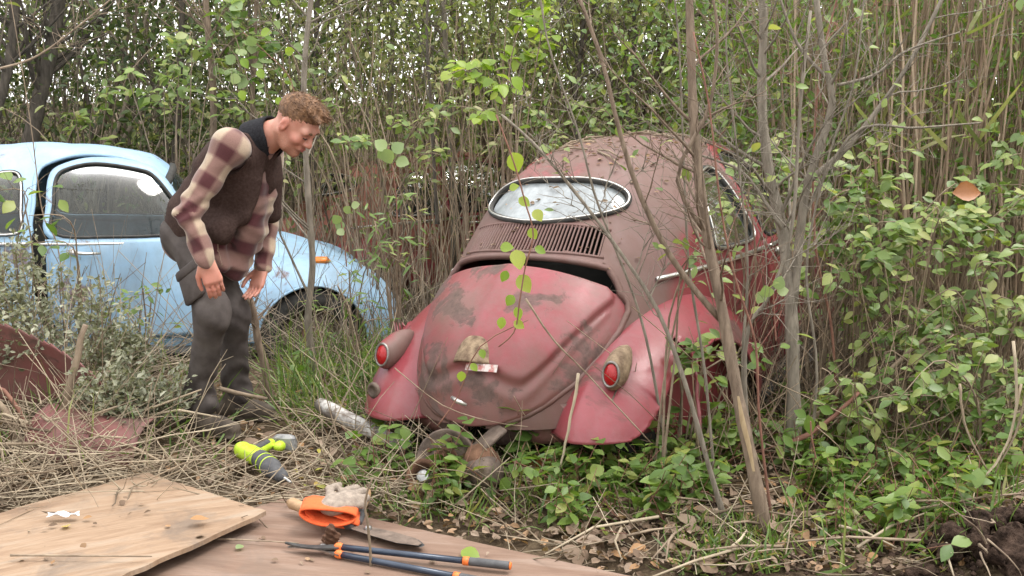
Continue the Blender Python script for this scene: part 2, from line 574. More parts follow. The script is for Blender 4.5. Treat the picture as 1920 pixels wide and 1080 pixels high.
def body_shell(cut_lid=True):
    NA, NT = 250, 170
    mb = MB()
    P = []
    As = np.linspace(0, PI, NA)
    ts = np.linspace(-1, 1, NT)
    info = []
    for a in As:
        W = c_W(a)
        row, ri = [], []
        for t in ts:
            xr = W * math.copysign(1 - (1 - abs(t)) ** 1.9, t)
            row.append(S(a, xr)); ri.append((a, xr))
        P.append(row); info.append(ri)
    fs_ = []
    for i in range(NA - 1):
        for j in range(NT - 1):
            a = (info[i][j][0] + info[i + 1][j][0]) / 2
            x = (info[i][j][1] + info[i][j + 1][1]) / 2
            c = (P[i][j] + P[i + 1][j + 1]) / 2
            if ((abs(a - (A_WC - 0.02 + 0.05 * (x / OV_X) ** 2)) / (A_WD * 0.99)) ** 2.35 + (abs(x) / OV_X) ** 2.35) < 1.0: continue
            if cut_lid and a < A_GAP and a > A_LID0:
                s_ = (a - A_LID0) / (A_LID1 - A_LID0)
                lim = (float(lid_half(s_)) if s_ < 1 else gap_half(a)) - 0.012
                if abs(x) < lim: continue
            if A_LV0 < a - 0.12 * x * x < A_LV1 and abs(x) < 0.335: continue
            if cut_lid and a < A_LID0 and c.y < 0.45: continue
            if abs(c.x) > 0.3:
                if in_door(c.y, c.z): continue
                if inside(L_QTR, c.y, c.z): continue
            if 2.29 < c.y < 2.555 and c.z > 1.0 and abs(c.x) < 0.50 - (c.z - 1.0) * 0.15 and a > 1.8: continue
            fs_.append((i * NT + j, i * NT + j + 1, (i + 1) * NT + j + 1, (i + 1) * NT + j))
    mb.add([p for r_ in P for p in r_], fs_)
    # lower skirts
    for row in (() if cut_lid else (P[0],)):
        G = [[p for p in row], [Vector((p.x * 0.97, p.y + 0.03, 0.27)) for p in row]]
        mb.grid(G)
    lo = [side(y, Z0 + 0.001, 1) for y in np.linspace(0.4, 3.4, 30)]
    for sgn in (1, -1):
        mb.grid([[Vector((sgn * p.x, p.y, p.z)) for p in lo], [Vector((sgn * (p.x - 0.015), p.y, 0.25)) for p in lo]])
    return mb
def patch_loop(loop, fn, rings=8, offc=0.0):
    """fill a closed (u,v) loop with concentric rings on the surface fn"""
    cx = sum(p[0] for p in loop) / len(loop); cy = sum(p[1] for p in loop) / len(loop)
    m = len(loop)
    vs_, fs_ = [fn(cx, cy)], []
    for r in range(1, rings + 1):
        k = r / rings
        vs_ += [fn(cx + (p[0] - cx) * k, cy + (p[1] - cy) * k) for p in loop]
    for i in range(m):
        fs_.append((0, 1 + i, 1 + (i + 1) % m))
    for r in range(rings - 1):
        for i in range(m):
            j = (i + 1) % m
            fs_.append((1 + r * m + i, 1 + (r + 1) * m + i, 1 + (r + 1) * m + j, 1 + r * m + j))
    return vs_, fs_
def fender(cy, top, ry, rx, wheel_y, front, zcut=0.27):
    """one bulging wing for the right side"""
    mb = MB()
    C = Vector((0.43, cy, 0.36))
    n = 2.3 if front else 2.08
    NU, NV = 90, 60
    vs_, fs_ = [], []
    NI = 10                                                # columns that carry the wing inwards to the body
    for i in range(NU):
        th = -0.25 + (PI + 0.5) * i / (NU - 1)        # rear low -> top -> front low
        for j in range(NV):
            ph = (PI / 2) * max(0, j - NI) / (NV - 1 - NI)
            inn = 0.17 * max(0, NI - j) / NI
            ct, st = math.cos(th), math.sin(th)
            cpv, spv = math.cos(ph), math.sin(ph)
            pw = lambda q: math.copysign(abs(q) ** (2 / n), q)
            pt = pw if front else (lambda q: math.copysign(abs(q) ** (2 / 1.62), q))
            yy = C.y - ry * pt(ct) * pw(cpv)
            zz = C.z + (top - C.z) * pt(st) * pw(cpv) if st > 0 else C.z + 0.30 * st * pw(cpv)
            xx = C.x + rx * pw(spv)
            # front half of a rear wing sweeps down and in to the running board
            if not front and yy > cy: xx -= 0.16 * ((yy - cy) / ry) ** 2 * pw(spv)
            if front and yy < cy: xx -= 0.14 * ((cy - yy) / ry) ** 2 * pw(spv)
            if inn > 0:
                xx -= inn
                yy += (1.5 if not front else -1.5) * inn ** 1.35 * (1 if ct > 0 or front else -1)
            if zcut > 0.3 and yy < wheel_y - 0.2:
                zz = max(zz, zcut + 0.9 * max(0.0, yy - 0.15) ** 1.2)
            vs_.append(Vector((xx, yy, zz)))
    for i in range(NU - 1):
        for j in range(NV - 1):
            q = (i * NV + j, i * NV + j + 1, (i + 1) * NV + j + 1, (i + 1) * NV + j)
            c = sum((vs_[k] for k in q), Vector()) / 4
            if (c.y - wheel_y) ** 2 + (c.z - 0.33) ** 2 < 0.335 ** 2 and c.x > 0.50: continue
            if c.z < 0.30 and abs(c.y - wheel_y) < 0.33: continue
            if c.z < ((zcut + (0.9 * max(0.0, c.y - 0.15) ** 1.2 + 0.0008 if zcut > 0.3 else 0)) if c.y < wheel_y - 0.2 else 0.27): continue
            if 0.3 < c.y < 3.4 and c.z >= Z0:
                b = side(c.y, c.z, 1).x
                if c.x < b - 0.04: continue
            fs_.append(q)
    mb.add(vs_, fs_)
    return mb
def mirror_mb(mb):
    m2 = MB()
    m2.v = [(-p[0], p[1], p[2]) for p in mb.v]
    m2.f = [tuple(reversed(f)) for f in mb.f]
    return m2
def wheel_parts(root, c, sgn, flat=0.0):
    w = empty('wheel', (0, 0, 0)); w.parent = root
    mb = MB()
    mb.lathe([(-.07, .20), (-.075, .26), (-.06, .305), (-.03, .32), (.03, .32), (.06, .305), (.075, .26), (.07, .20), (-.07, .20)], c, (sgn, 0, 0), 40)
    mb.build('tyre', M_rubber, w)
    mb = MB()
    mb.lathe([(.055, .205), (.06, .195), (.02, .18), (.015, .15), (.045, .11), (.05, .085)], c, (sgn, 0, 0), 32)
    mb.build('rim', M_rust_grey, w)
    mb = MB()
    mb.lathe([(.045, .09), (.065, .085), (.085, .06), (.095, .02), (.096, 0)], c, (sgn, 0, 0), 24)
    mb.build('hub_cap', M_rust, w)
def beetle(name, mats, rear_detail=True, rear_wheels=True, zcut=0.27):
    """shared old round-backed saloon; mats: body, fender, lid, side"""
    root = empty(name)
    sh = body_shell(rear_detail)
    sh.build('body', mats['body'], root)
    # inner tub so the interior reads closed and dark
    tub = MB()
    tub.box((0, 1.75, 0.30), (1.1, 2.9, 0.04)); tub.box((0, 0.95, 0.62), (1.0, 0.05, 0.62))
    tub.box((0, 2.60, 0.58), (0.84, 0.05, 0.5))
    tub.build('floor_pan', M_dark, root, False)
    for sx in (-0.3, 0.3):
        st = MB()
        st.box((sx, 1.78, 0.50), (0.46, 0.48, 0.16), bev=0.05)
        st.box((sx, 1.52, 0.78), (0.46, 0.12, 0.52), Matrix.Rotation(R(12), 3, 'X'), bev=0.05)
        st.build('seat', M_dark, root)
    st = MB(); st.box((0, 1.12, 0.72), (0.98, 0.14, 0.5), Matrix.Rotation(R(18), 3, 'X'), bev=0.05); st.build('rear_seat', M_dark, root)
    # wings
    fr_ = fender(0.90, 0.86, 0.86, 0.40, 0.76, False, zcut)
    ff = fender(3.08, 0.82, 0.61, 0.35, 3.10, True)
    for sgn in (1, -1):
        for f_, wy in ((fr_, 0.76), (ff, 3.10)):
            g = f_ if sgn > 0 else mirror_mb(f_)
            o = g.build('fender', mats['fender'], root)
            so = o.modifiers.new('thickness', 'SOLIDIFY'); so.thickness = 0.006; so.offset = -1
            b = MB()
            pts = []
            for k in range(25):
                th = R(-5) + R(190) * k / 24
                pts.append((sgn * (0.735 if wy < 1 else 0.725), wy + 0.335 * math.cos(th), 0.33 + 0.335 * math.sin(th)))
            # the arch lip follows the wing's skin
            q = []
            for (x, y, z) in pts:
                best = min(f_.v, key=lambda p: (p[1] - y) ** 2 + (p[2] - z) ** 2 + (0.0 if p[0] > 0.5 else 1))
                q.append((sgn * (best[0] - 0.003), y, z))
            b.tube(q, 0.008, 6); b.build('arch_lip', mats['fender'], o)
        bd = MB(); bd.box((sgn * 0.66, 1.88, 0.285), (0.24, 1.26, 0.035), bev=0.012); bd.build('running_board', M_rubber, root)
        for wy in ((0.76, 3.10) if rear_wheels else (3.10,)):
            wheel_parts(root, Vector((sgn * 0.63, wy, 0.32)), sgn)
    # doors
    for sgn in (1, -1):
        d = MB()
        NU, NV = 26, 18
        G = []
        for i in range(NU):
            z = 0.375 + (0.955 - 0.375) * i / (NU - 1)
            f0 = np.interp(z, [.36, .55, .95], [1.60, 1.535, 1.525]) + PILLAR; f1 = 2.405
            ins = 0.012
            rowp = [side(f0 + (f1 - f0) * j / (NV - 1), z, sgn, 0.008) for j in range(NV)]
            G.append(rowp)
        d.grid(G)
        # window frame of the door
        n = len(L_DOOR)
        outl = L_DFRAME
        A = [side(y, z, sgn, 0.006) for y, z in L_DOOR]; B = [side(y, min(z, 1.42), sgn, 0.008) for y, z in outl]
        d.add(A + B, [(i, (i + 1) % n, n + (i + 1) % n, n + i) for i in range(n)])
        do = d.build('door', mats['side'], root)
        so = do.modifiers.new('thickness', 'SOLIDIFY'); so.thickness = 0.03; so.offset = -1 if sgn > 0 else 1
        v_, f_ = patch_loop(L_DOOR, lambda y, z: side(y, z, sgn, -0.006), 6)
        MB().add(v_, f_).build('window', M_glass, do)
        rr = MB(); rr.ring([side(y, z, sgn, 0.008) for y, z in L_DOOR], 0.009, 5); rr.build('window_seal', M_rubber, do)
        h = MB(); hp = side(1.67 + PILLAR, 0.885, sgn, 0.012)
        h.tube([hp, hp + Vector((sgn * .035, .005, 0)), hp + Vector((sgn * .042, .07, -.004)), hp + Vector((sgn * .036, .15, -.004))], [.012, .011, .010, .007], 8)
        h.lathe([(0, .022), (.012, .02), (.016, 0)], hp, (sgn, 0, 0), 14)
        h.build('door_handle', M_chrome, do)
        # jamb round the door opening
        jb = MB()
        hole = [p for p in L_DHOLE if p[1] > 0.97]
        i0 = min(range(len(hole)), key=lambda i: abs(hole[i][0] - 1.54 - PILLAR) + abs(hole[i][1] - 0.99))
        hole = hole[i0:] + hole[:i0]
        path = [(door_rear(z), z) for z in np.linspace(0.36, 0.97, 12)] + hole + [(2.42, z) for z in np.linspace(0.97, 0.36, 8)] + [(y, 0.36) for y in np.linspace(2.4, 1.6 + PILLAR, 10)]
        jb.ring([side(y, z, sgn, -0.008) for y, z in path], 0.014, 6)
        jb.build('door_jamb', mats['body'], root)
        # quarter window
        v_, f_ = patch_loop(L_QTR, lambda y, z: side(y, z, sgn, -0.006), 6)
        q = MB().add(v_, f_).build('quarter_window', M_glass, root)
        rr = MB(); rr.ring([side(y, z, sgn, 0.006) for y, z in L_QTR], 0.012, 6); rr.build('window_seal', M_rubber, q)
        rr = MB(); rr.ring([side(y, z, sgn, 0.015) for y, z in L_QTR], 0.006, 5); rr.build('window_trim', M_chrome, q)
        # belt moulding
        t = MB(); t.tube([side(y, 0.925 - 0.02 * max(0, (1.1 - y)) ** 1.0, sgn, 0.012) for y in np.linspace(0.72, 1.49 + PILLAR, 24)], 0.011, 6)
        t.build('belt_moulding', M_chrome, root)
        t = MB(); t.tube([side(y, 0.925, sgn, 0.018) for y in np.linspace(1.55 + PILLAR, 2.40, 20)], 0.009, 6)
        t.build('belt_moulding', M_chrome, root)
    # windscreen
    G = [[S(a, x, -0.004) for x in np.linspace(-.52, .52, 14)] for a in np.linspace(math.atan2(1.33 - Z0, Y0 - 2.29), math.atan2(.99 - Z0, Y0 - 2.59), 10)]
    MB().grid(G).build('windscreen', M_glass, root)
    wl_ = [(math.atan2(1.325 - Z0, Y0 - 2.295), x) for x in np.linspace(-.45, .45, 14)] + [(a, .45 + .09 * t) for t, a in zip(np.linspace(.1, .9, 8), np.linspace(2.06, 2.41, 8))] + \
          [(math.atan2(1.0 - Z0, Y0 - 2.57), x) for x in np.linspace(.54, -.54, 16)] + [(a, -(.54 - .09 * t)) for t, a in zip(np.linspace(.1, .9, 8), np.linspace(2.41, 2.06, 8))]
    rr = MB(); rr.ring([S(a, x, 0.004) for a, x in wl_], 0.026, 6); rr.build('windscreen_seal', M_rubber, root)
    # rear glass with seal and bright trim
    lp = [oval(2 * PI * k / 72) for k in range(72)]
    v_, f_ = patch_loop(lp, lambda a, x: S(a, x, -0.01), 8)
    g = MB().add(v_, f_).build('rear_window', M_glass_rear if rear_detail else M_glass, root)
    rr = MB(); rr.ring([S(*oval(2 * PI * k / 72, 1.025), 0.004) for k in range(72)], 0.0135, 6); rr.build('window_seal', M_rubber, g)
    rr = MB(); rr.ring([S(*oval(2 * PI * k / 72, 1.02), 0.015) for k in range(72)], 0.0045, 6); rr.build('window_trim', M_chrome, g)
    # louvre fins under the glass
    lv = MB()
    nf = 40
    for k in range(nf):
        x = -0.325 + 0.65 * k / (nf - 1)
        e0, e1 = 0.0, 1.0
        rows = []
        for a in np.linspace(A_LV0 - 0.004, A_LV1 + 0.004, 5):
            aa = a + 0.12 * x * x
            rows.append([S(aa, x - 0.0034, -0.004), S(aa, x - 0.003, 0.004), S(aa, x + 0.003, 0.005), S(aa, x + 0.0034, -0.004)])
        lv.grid(rows)
    for a in (A_LV0 - 0.004, A_LV1 + 0.004):
        lv.tube([S(a + 0.12 * x * x, x, 0.0) for x in np.linspace(-.345, .345, 20)], 0.007, 5)
    lv.build('louvre_panel', mats['body'], root)
    if rear_detail:
        lp2 = []
        for s_ in np.linspace(0.02, 1.0, 26):
            lp2.append((A_LID0 + (A_LID1 - A_LID0) * s_, float(lid_half(s_)) - 0.012))
        top = [(A_GAP, x) for x in np.linspace(0.368, -0.368, 22)]
        side_r = [(A_LID1 + (A_GAP - A_LID1) * t, gap_half(A_LID1 + (A_GAP - A_LID1) * t) - 0.012) for t in (0.1, 0.3, 0.5, 0.7, 0.9)]
        path = lp2 + side_r + top + [(a, -x) for a, x in reversed(side_r)] + [(a, -x) for a, x in reversed(lp2)]
        lip = MB(); lip.tube([S(a, x, -0.004) for a, x in path], 0.015, 6); lip.build('lid_opening_lip', mats['body'], root)
        eng = MB(); eng.box((0, 0.55, 0.55), (0.72, 0.5, 0.34), bev=0.06); eng.lathe([(-.1, .1), (-.1, .16), (.1, .16), (.1, .1)], (0, .48, .78), (0, 1, 0), 20)
        eng.build('engine', M_dark, root)
    # engine lid: W-pressed, dropped a little at the top so the bay shows dark
    ld = MB()
    NU, NV = 110, 121
    G = []
    for i in range(NU):
        s_ = (i / (NU - 1)) ** 1.0
        a = A_LID0 + (A_LID1 - A_LID0) * s_
        hw = float(lid_half(s_))
        row = []
        for j in range(NV):
            k = -1 + 2 * j / (NV - 1)
            x = hw * k
            crown = 0.042 * (1 - k * k) if s_ > 0.75 else 0.042 * (1 - k * k) * max(0, (s_ - 0.2) / 0.55)
            aa = a + crown * (s_ ** 4) * 1.0                    # arched top edge
            # the pressing: field stands proud above a W-shaped step
            wl_ = 0.345 + 0.05 * math.cos(2 * PI * abs(x) / 0.40)
            if abs(x) > 0.20: wl_ = 0.295 + 2.2 * (abs(x) - 0.20) ** 1.5 / 0.35
            ridge = math.exp(-((s_ - wl_ + 0.10) / 0.05) ** 2)
            st = 1 / (1 + math.exp(-(s_ - wl_) / 0.012))
            edge = min(1.0, (1 - abs(k)) * hw / 0.05)
            rim = min(1.0, max(0.0, ((1 - abs(k)) * hw - 0.05) / 0.016))
            rim = rim * rim * (3 - 2 * rim)
            h = 0.014 + 0.025 * st * rim + 0.010 * math.exp(-(x / 0.045) ** 2) * st + 0.007 * ridge * rim
            h -= 0.016 * (1 - edge) ** 2
            h -= 0.022 * s_ ** 4                                 # sunk at the top
            row.append(S(aa, x, h))
        G.append(row)
    ld.grid(G)
    lid = ld.build('engine_lid', mats['lid'], root)
    so = lid.modifiers.new('thickness', 'SOLIDIFY'); so.thickness = 0.012; so.offset = -1
    return root, lid
def dress_rear(root, lid, M_house):
    # plate lamp housing and latch on the lid
    nz = MB()
    a0, a1 = ang_of(0.66), ang_of(0.78)
    NU, NV = 16, 17
    G = []
    for i in range(NU):
        s_ = i / (NU - 1)
        a = a0 + (a1 - a0) * s_
        w = 0.075 * math.sqrt(max(0.0, 1 - s_ ** 2.0)) + 0.012
        G.append([S(a, w * (-1 + 2 * j / (NV - 1)), 0.028 + 0.055 * (1 - (-1 + 2 * j / (NV - 1)) ** 2) * (1 - s_) ** 0.8) for j in range(NV)])
    nz.grid(G)
    n_ = nz.build('plate_lamp_housing', M_house, lid)
    so = n_.modifiers.new('thickness', 'SOLIDIFY'); so.thickness = 0.006
    pl = MB()
    pl.grid([[S(a, x, 0.05 + 0.012 * (x + 0.06)) for x in np.linspace(-.01, .12, 6)] for a in np.linspace(ang_of(0.635), ang_of(0.66), 3)])
    pl.build('plate_remnant', simple('chipped white enamel', (0.55, 0.5, 0.48), (0.4, 0.14, 0.13), 0.6, 30, lo=.45, hi=.55), lid)
    h = MB(); p = S(ang_of(0.53), -0.02, 0.05)
    h.tube([p + Vector((-.035, 0, .012)), p + Vector((0, -.014, .004)), p + Vector((.035, -.004, -.012))], [.007, .011, .006], 8)
    h.build('lid_handle', M_chrome, lid)
    # tail lamps
    for sgn in (1, -1):
        lamp = empty('tail_lamp'); lamp.parent = root
        c = Vector((sgn * 0.535, 0.235, 0.64))
        ax = Vector((sgn * 0.10, -1, 0.05)).normalized()
        hb = MB()
        up = Vector((0, 0.45, 1)).normalized()
        prof = [(-0.16, .012), (-.13, .034), (-.08, .055), (-.03, .066), (0.02, .060), (0.045, .050), (.052, .046)]
        rt = Vector((1, 0, 0))
        ups = Vector((0, 0.25, 1)).normalized()
        vs_, fs_ = [], []
        n = 24
        for (l, r) in prof:
            for k in range(n):
                th = 2 * PI * k / n
                o_ = c + ax * l + Vector((0, 0, -l * 0.35)) * (1 if l < 0 else 0)
                vs_.append(o_ + rt * math.cos(th) * r * 0.80 + ups * math.sin(th) * r * 1.12)
        for i in range(len(prof) - 1):
            for k in range(n):
                k2 = (k + 1) % n
                fs_.append((i * n + k, i * n + k2, (i + 1) * n + k2, (i + 1) * n + k))
        hb.add(vs_, fs_)
        o = hb.build('lamp_housing', M_house if sgn > 0 else M_red_body, lamp)
        if sgn > 0: o['label'] = 'crusted brown lamp housing'
        cr = MB(); cr.ring([c + ax * .05 + rt * math.cos(2 * PI * k / 30) * .033 + ups * math.sin(2 * PI * k / 30) * .047 for k in range(30)], .006, 6)
        cr.build('lamp_bezel', M_bezel, lamp)
        le = MB()
        vs_, fs_ = [], []
        for i in range(6):
            r = 1 - i / 5
            for k in range(24):
                th = 2 * PI * k / 24
                vs_.append(c + ax * (.048 + .018 * (1 - r * r)) + rt * math.cos(th) * r * .031 + ups * math.sin(th) * r * .045)
        for i in range(5):
            for k in range(24):
                k2 = (k + 1) % 24
                fs_.append((i * 24 + k, i * 24 + k2, (i + 1) * 24 + k2, (i + 1) * 24 + k))
        le.add(vs_, fs_); le.build('lamp_lens', M_lens, lamp)
        # bumper bracket hole plate
        b = MB(); q = Vector((sgn * 0.55, 0.13, 0.50))
        b.lathe([(0, .036), (.012, .034), (.016, .022), (.006, .02), (.004, 0)], q, Vector((sgn * .15, -1, .0)), 16)
        if sgn < 0:
            b.build('bracket_grommet', M_rust_grey, root)
        else:
            w = MB(); w0 = c + ax * .02 + Vector((.01, 0, -.065)); w1 = w0 + Vector((.012, -.035, -.085))
            w.tube([w0, w0 + Vector((-.004, -.03, -.03)), w1], .0035, 6)
            for k in range(7):
                w.tube([w1, w1 + Vector((.024 * math.cos(k * 2.1), -.012 + .01 * math.sin(k), -.02 + .022 * math.sin(k * 1.7)))], [.010, .004], 6)
            w.build('dangling_wire', M_rust_grey, lamp)
    # valance pieces between lid and wings
    for sgn in (1, -1):
        v = MB()
        G = [[Vector((sgn * x, 0.085 + 0.5 * max(0, x - .1) ** 1.3 + (0.46 - z) * 0.12, z)) for x in np.linspace(0.06, 0.50, 10)] for z in np.linspace(0.34, 0.50, 6)]
        for row in G:
            for p in row:
                p.z += 0.06 * max(0, abs(p.x) - 0.1)
        v.grid(G)
        o = v.build('valance', M_red_lid, root)
        so = o.modifiers.new('thickness', 'SOLIDIFY'); so.thickness = 0.005

set_pillar(0.13)
red, red_lid = beetle('rusty_car', dict(body=M_red_body, fender=M_red_fender, lid=M_red_lid, side=M_red_side), True, False, 0.40)
dress_rear(red, red_lid, simple('crusted lamp housing', (0.10, 0.06, 0.035), (0.30, 0.22, 0.14), 0.8, 25, bump=0.6))
red.location = (-0.15, 4.231, -0.21)
red.rotation_euler = (Matrix.Rotation(R(-30.5), 3, 'Z') @ Matrix.Rotation(R(1.6), 3, 'X') @ Matrix.Rotation(R(-2.7), 3, 'Y')).to_euler()
tag(red, 'round-backed red wreck with peeling paint and an oval rear window, sunk among saplings', 'car')

set_pillar(0.0)
blue, blue_lid = beetle('blue_car', dict(body=M_blue, fender=M_blue, lid=M_blue, side=M_blue), False)
blue.location = (-4.40, 6.46, -0.20)
blue.rotation_euler = (Matrix.Rotation(R(-72), 3, 'Z') @ Matrix.Rotation(R(-2.0), 3, 'X')).to_euler()
tag(blue, 'pale blue round-roofed car behind the bending man', 'car')
ind = MB(); ip = Vector((0.56, 3.16, 0.80))
ind.box(ip, (0.06, 0.13, 0.045), bev=0.02)
io = ind.build('turn_signal', M_amber, blue)
for ch in blue.children:
    if ch.name.startswith('door') and not ch.name.startswith('door_jamb') and ch.data.vertices[0].co.x > 0:
        ch.location = (0.012, 0.06, -0.004)      # the near door hangs ajar
        ch['label'] = 'pale blue door standing ajar at its rear edge'
# the wreck's far door stands open on its front hinge
for ch in red.children:
    if ch.name.startswith('door') and not ch.name.startswith('door_jamb') and ch.data.vertices[0].co.x < 0:
        hinge = Vector((-0.66, 2.42, 0))
        ch.matrix_local = Matrix.Translation(hinge) @ Matrix.Rotation(R(-14), 4, 'Z') @ Matrix.Translation(-hinge)
        ch['label'] = 'dark red door hanging open on the far side'
wreck, wreck_lid = beetle('car_wreck', dict(body=M_rustcar, fender=M_red_side, lid=M_rustcar, side=M_red_side), False)
wreck.location = (-2.1, 8.9, -0.50)
wreck.rotation_euler = (R(2), R(-3), R(-60))
tag(wreck, 'orange rusted car roof half buried in the brush behind the red wreck', 'car')

# ================================================================== THE MAN (distance-field modelling)
class Field:
    """signed distance grid built from blended capsules and ellipsoids, meshed by surface nets"""
    def __init__(s, lo, hi, h):
        s.h = h
        s.lo = np.array(lo, np.float32)
        s.n = np.ceil((np.array(hi) - s.lo) / h).astype(int) + 1
        s.F = np.full(tuple(s.n), 0.5, np.float32)
    def _sub(s, lo, hi):
        i0 = np.clip(np.floor((np.array(lo) - s.lo) / s.h).astype(int), 0, s.n - 1)
        i1 = np.clip(np.ceil((np.array(hi) - s.lo) / s.h).astype(int) + 1, 1, s.n)
        sl = tuple(slice(a, b) for a, b in zip(i0, i1))
        ax = [s.lo[k] + s.h * np.arange(i0[k], i1[k], dtype=np.float32) for k in range(3)]
        return sl, np.meshgrid(*ax, indexing='ij')
    def _blend(s, sl, d, k, op):
        f = s.F[sl]
        if op == 'cut':
            a, b = f, -d
            if k > 0:
                t = np.clip(0.5 - 0.5 * (a - b) / k, 0, 1)
                s.F[sl] = a * (1 - t) + b * t + k * t * (1 - t)
            else:
                s.F[sl] = np.maximum(a, b)
        elif k > 0:
            t = np.clip(0.5 + 0.5 * (f - d) / k, 0, 1)
            s.F[sl] = f * (1 - t) + d * t - k * t * (1 - t)
        else:
            s.F[sl] = np.minimum(f, d)
    def cap(s, a, b, ra, rb, k=0.02, op='add', flat=None):
        """tapered capsule; flat=(axis, factor) squeezes it across a direction"""
        a, b = np.array(a, np.float32), np.array(b, np.float32)
        m = max(ra, rb) * (1.6 if flat else 1.0) + k + 4 * s.h
        sl, (X, Y, Z) = s._sub(np.minimum(a, b) - m, np.maximum(a, b) + m)
        d = b - a
        L2 = float(d @ d) + 1e-12
        px, py, pz = X - a[0], Y - a[1], Z - a[2]
        t = np.clip((px * d[0] + py * d[1] + pz * d[2]) / L2, 0, 1)
        qx, qy, qz = px - t * d[0], py - t * d[1], pz - t * d[2]
        if flat is not None:
            ax = np.array(Vector(flat[0]).normalized(), np.float32)
            w = qx * ax[0] + qy * ax[1] + qz * ax[2]
            e = flat[1] - 1
            qx, qy, qz = qx + ax[0] * w * e, qy + ax[1] * w * e, qz + ax[2] * w * e
        D = np.sqrt(qx * qx + qy * qy + qz * qz) - (ra + (rb - ra) * t)
        s._blend(sl, D, k, op)
    def ell(s, c, r, M=None, k=0.02, op='add'):
        c = np.array(c, np.float32)
        m = max(r) + k + 4 * s.h
        sl, (X, Y, Z) = s._sub(c - m, c + m)
        X, Y, Z = X - c[0], Y - c[1], Z - c[2]
        if M is not None:
            I = np.array(M.inverted(), np.float32)
            X, Y, Z = (I[0, 0] * X + I[0, 1] * Y + I[0, 2] * Z, I[1, 0] * X + I[1, 1] * Y + I[1, 2] * Z, I[2, 0] * X + I[2, 1] * Y + I[2, 2] * Z)
        q = np.sqrt((X / r[0]) ** 2 + (Y / r[1]) ** 2 + (Z / r[2]) ** 2)
        g = np.sqrt((X / r[0] ** 2) ** 2 + (Y / r[1] ** 2) ** 2 + (Z / r[2] ** 2) ** 2) + 1e-9
        s._blend(sl, q * (q - 1) / g, k, op)
    def displace(s, fn):
        ax = [s.lo[k] + s.h * np.arange(s.n[k], dtype=np.float32) for k in range(3)]
        X, Y, Z = np.meshgrid(*ax, indexing='ij')
        near = np.abs(s.F) < 0.05
        s.F[near] += fn(X[near], Y[near], Z[near]).astype(np.float32)
    def mesh(s, name):
        F = s.F
        sg = F < 0
        n = s.n
        c = np.zeros(tuple(n - 1), np.int8)
        for dx in (0, 1):
            for dy in (0, 1):
                for dz in (0, 1):
                    c += sg[dx:n[0] - 1 + dx, dy:n[1] - 1 + dy, dz:n[2] - 1 + dz]
        act = (c > 0) & (c < 8)
        I, J, K = np.nonzero(act)
        idx = np.full(act.shape, -1, np.int32)
        idx[act] = np.arange(len(I))
        acc = np.zeros((len(I), 3), np.float32)
        cnt = np.zeros(len(I), np.float32)
        base = np.stack([I, J, K], 1)
        for axis in range(3):
            o1, o2 = [(1, 2), (0, 2), (0, 1)][axis]
            for a in (0, 1):
                for b in (0, 1):
                    off = np.zeros(3, int); off[o1] = a; off[o2] = b
                    e = off.copy(); e[axis] = 1
                    p, q = base + off, base + e
                    f0, f1 = F[p[:, 0], p[:, 1], p[:, 2]], F[q[:, 0], q[:, 1], q[:, 2]]
                    m = (f0 < 0) != (f1 < 0)
                    t = np.where(m, f0 / np.where(m, f0 - f1, 1), 0)
                    pos = np.repeat(off[None].astype(np.float32), len(I), 0)
                    pos[:, axis] += t
                    acc[m] += pos[m]
                    cnt[m] += 1
        V = s.lo + s.h * (base + acc / cnt[:, None])
        faces = []
        for axis in range(3):
            o1, o2 = [(1, 2), (2, 0), (0, 1)][axis]
            s0 = [slice(None)] * 3; s1 = [slice(None)] * 3
            s0[axis], s1[axis] = slice(0, -1), slice(1, None)
            ch = sg[tuple(s0)] != sg[tuple(s1)]
            ii = np.stack(np.nonzero(ch), 1)
            ok = (ii[:, o1] > 0) & (ii[:, o2] > 0) & (ii[:, o1] < n[o1] - 1) & (ii[:, o2] < n[o2] - 1)
            ii = ii[ok]
            flip = sg[ii[:, 0], ii[:, 1], ii[:, 2]]
            def cell(d1, d2):
                q = ii.copy(); q[:, o1] -= d1; q[:, o2] -= d2
                return idx[q[:, 0], q[:, 1], q[:, 2]]
            quad = np.stack([cell(1, 1), cell(0, 1), cell(0, 0), cell(1, 0)], 1)
            quad[~flip] = quad[~flip][:, ::-1]
            faces.append(quad)
        Fq = np.concatenate(faces)
        Fq = Fq[(Fq >= 0).all(1)]
        # relax a little
        E = np.concatenate([Fq[:, [0, 1]], Fq[:, [1, 2]], Fq[:, [2, 3]], Fq[:, [3, 0]]])
        for _ in range(2):
            sm = np.zeros_like(V); ct = np.zeros(len(V), np.float32)
            for a, b in ((0, 1), (1, 0)):
                np.add.at(sm, E[:, a], V[E[:, b]]); np.add.at(ct, E[:, a], 1)
            V = V * 0.5 + 0.5 * sm / np.maximum(ct, 1)[:, None]
        return V, Fq

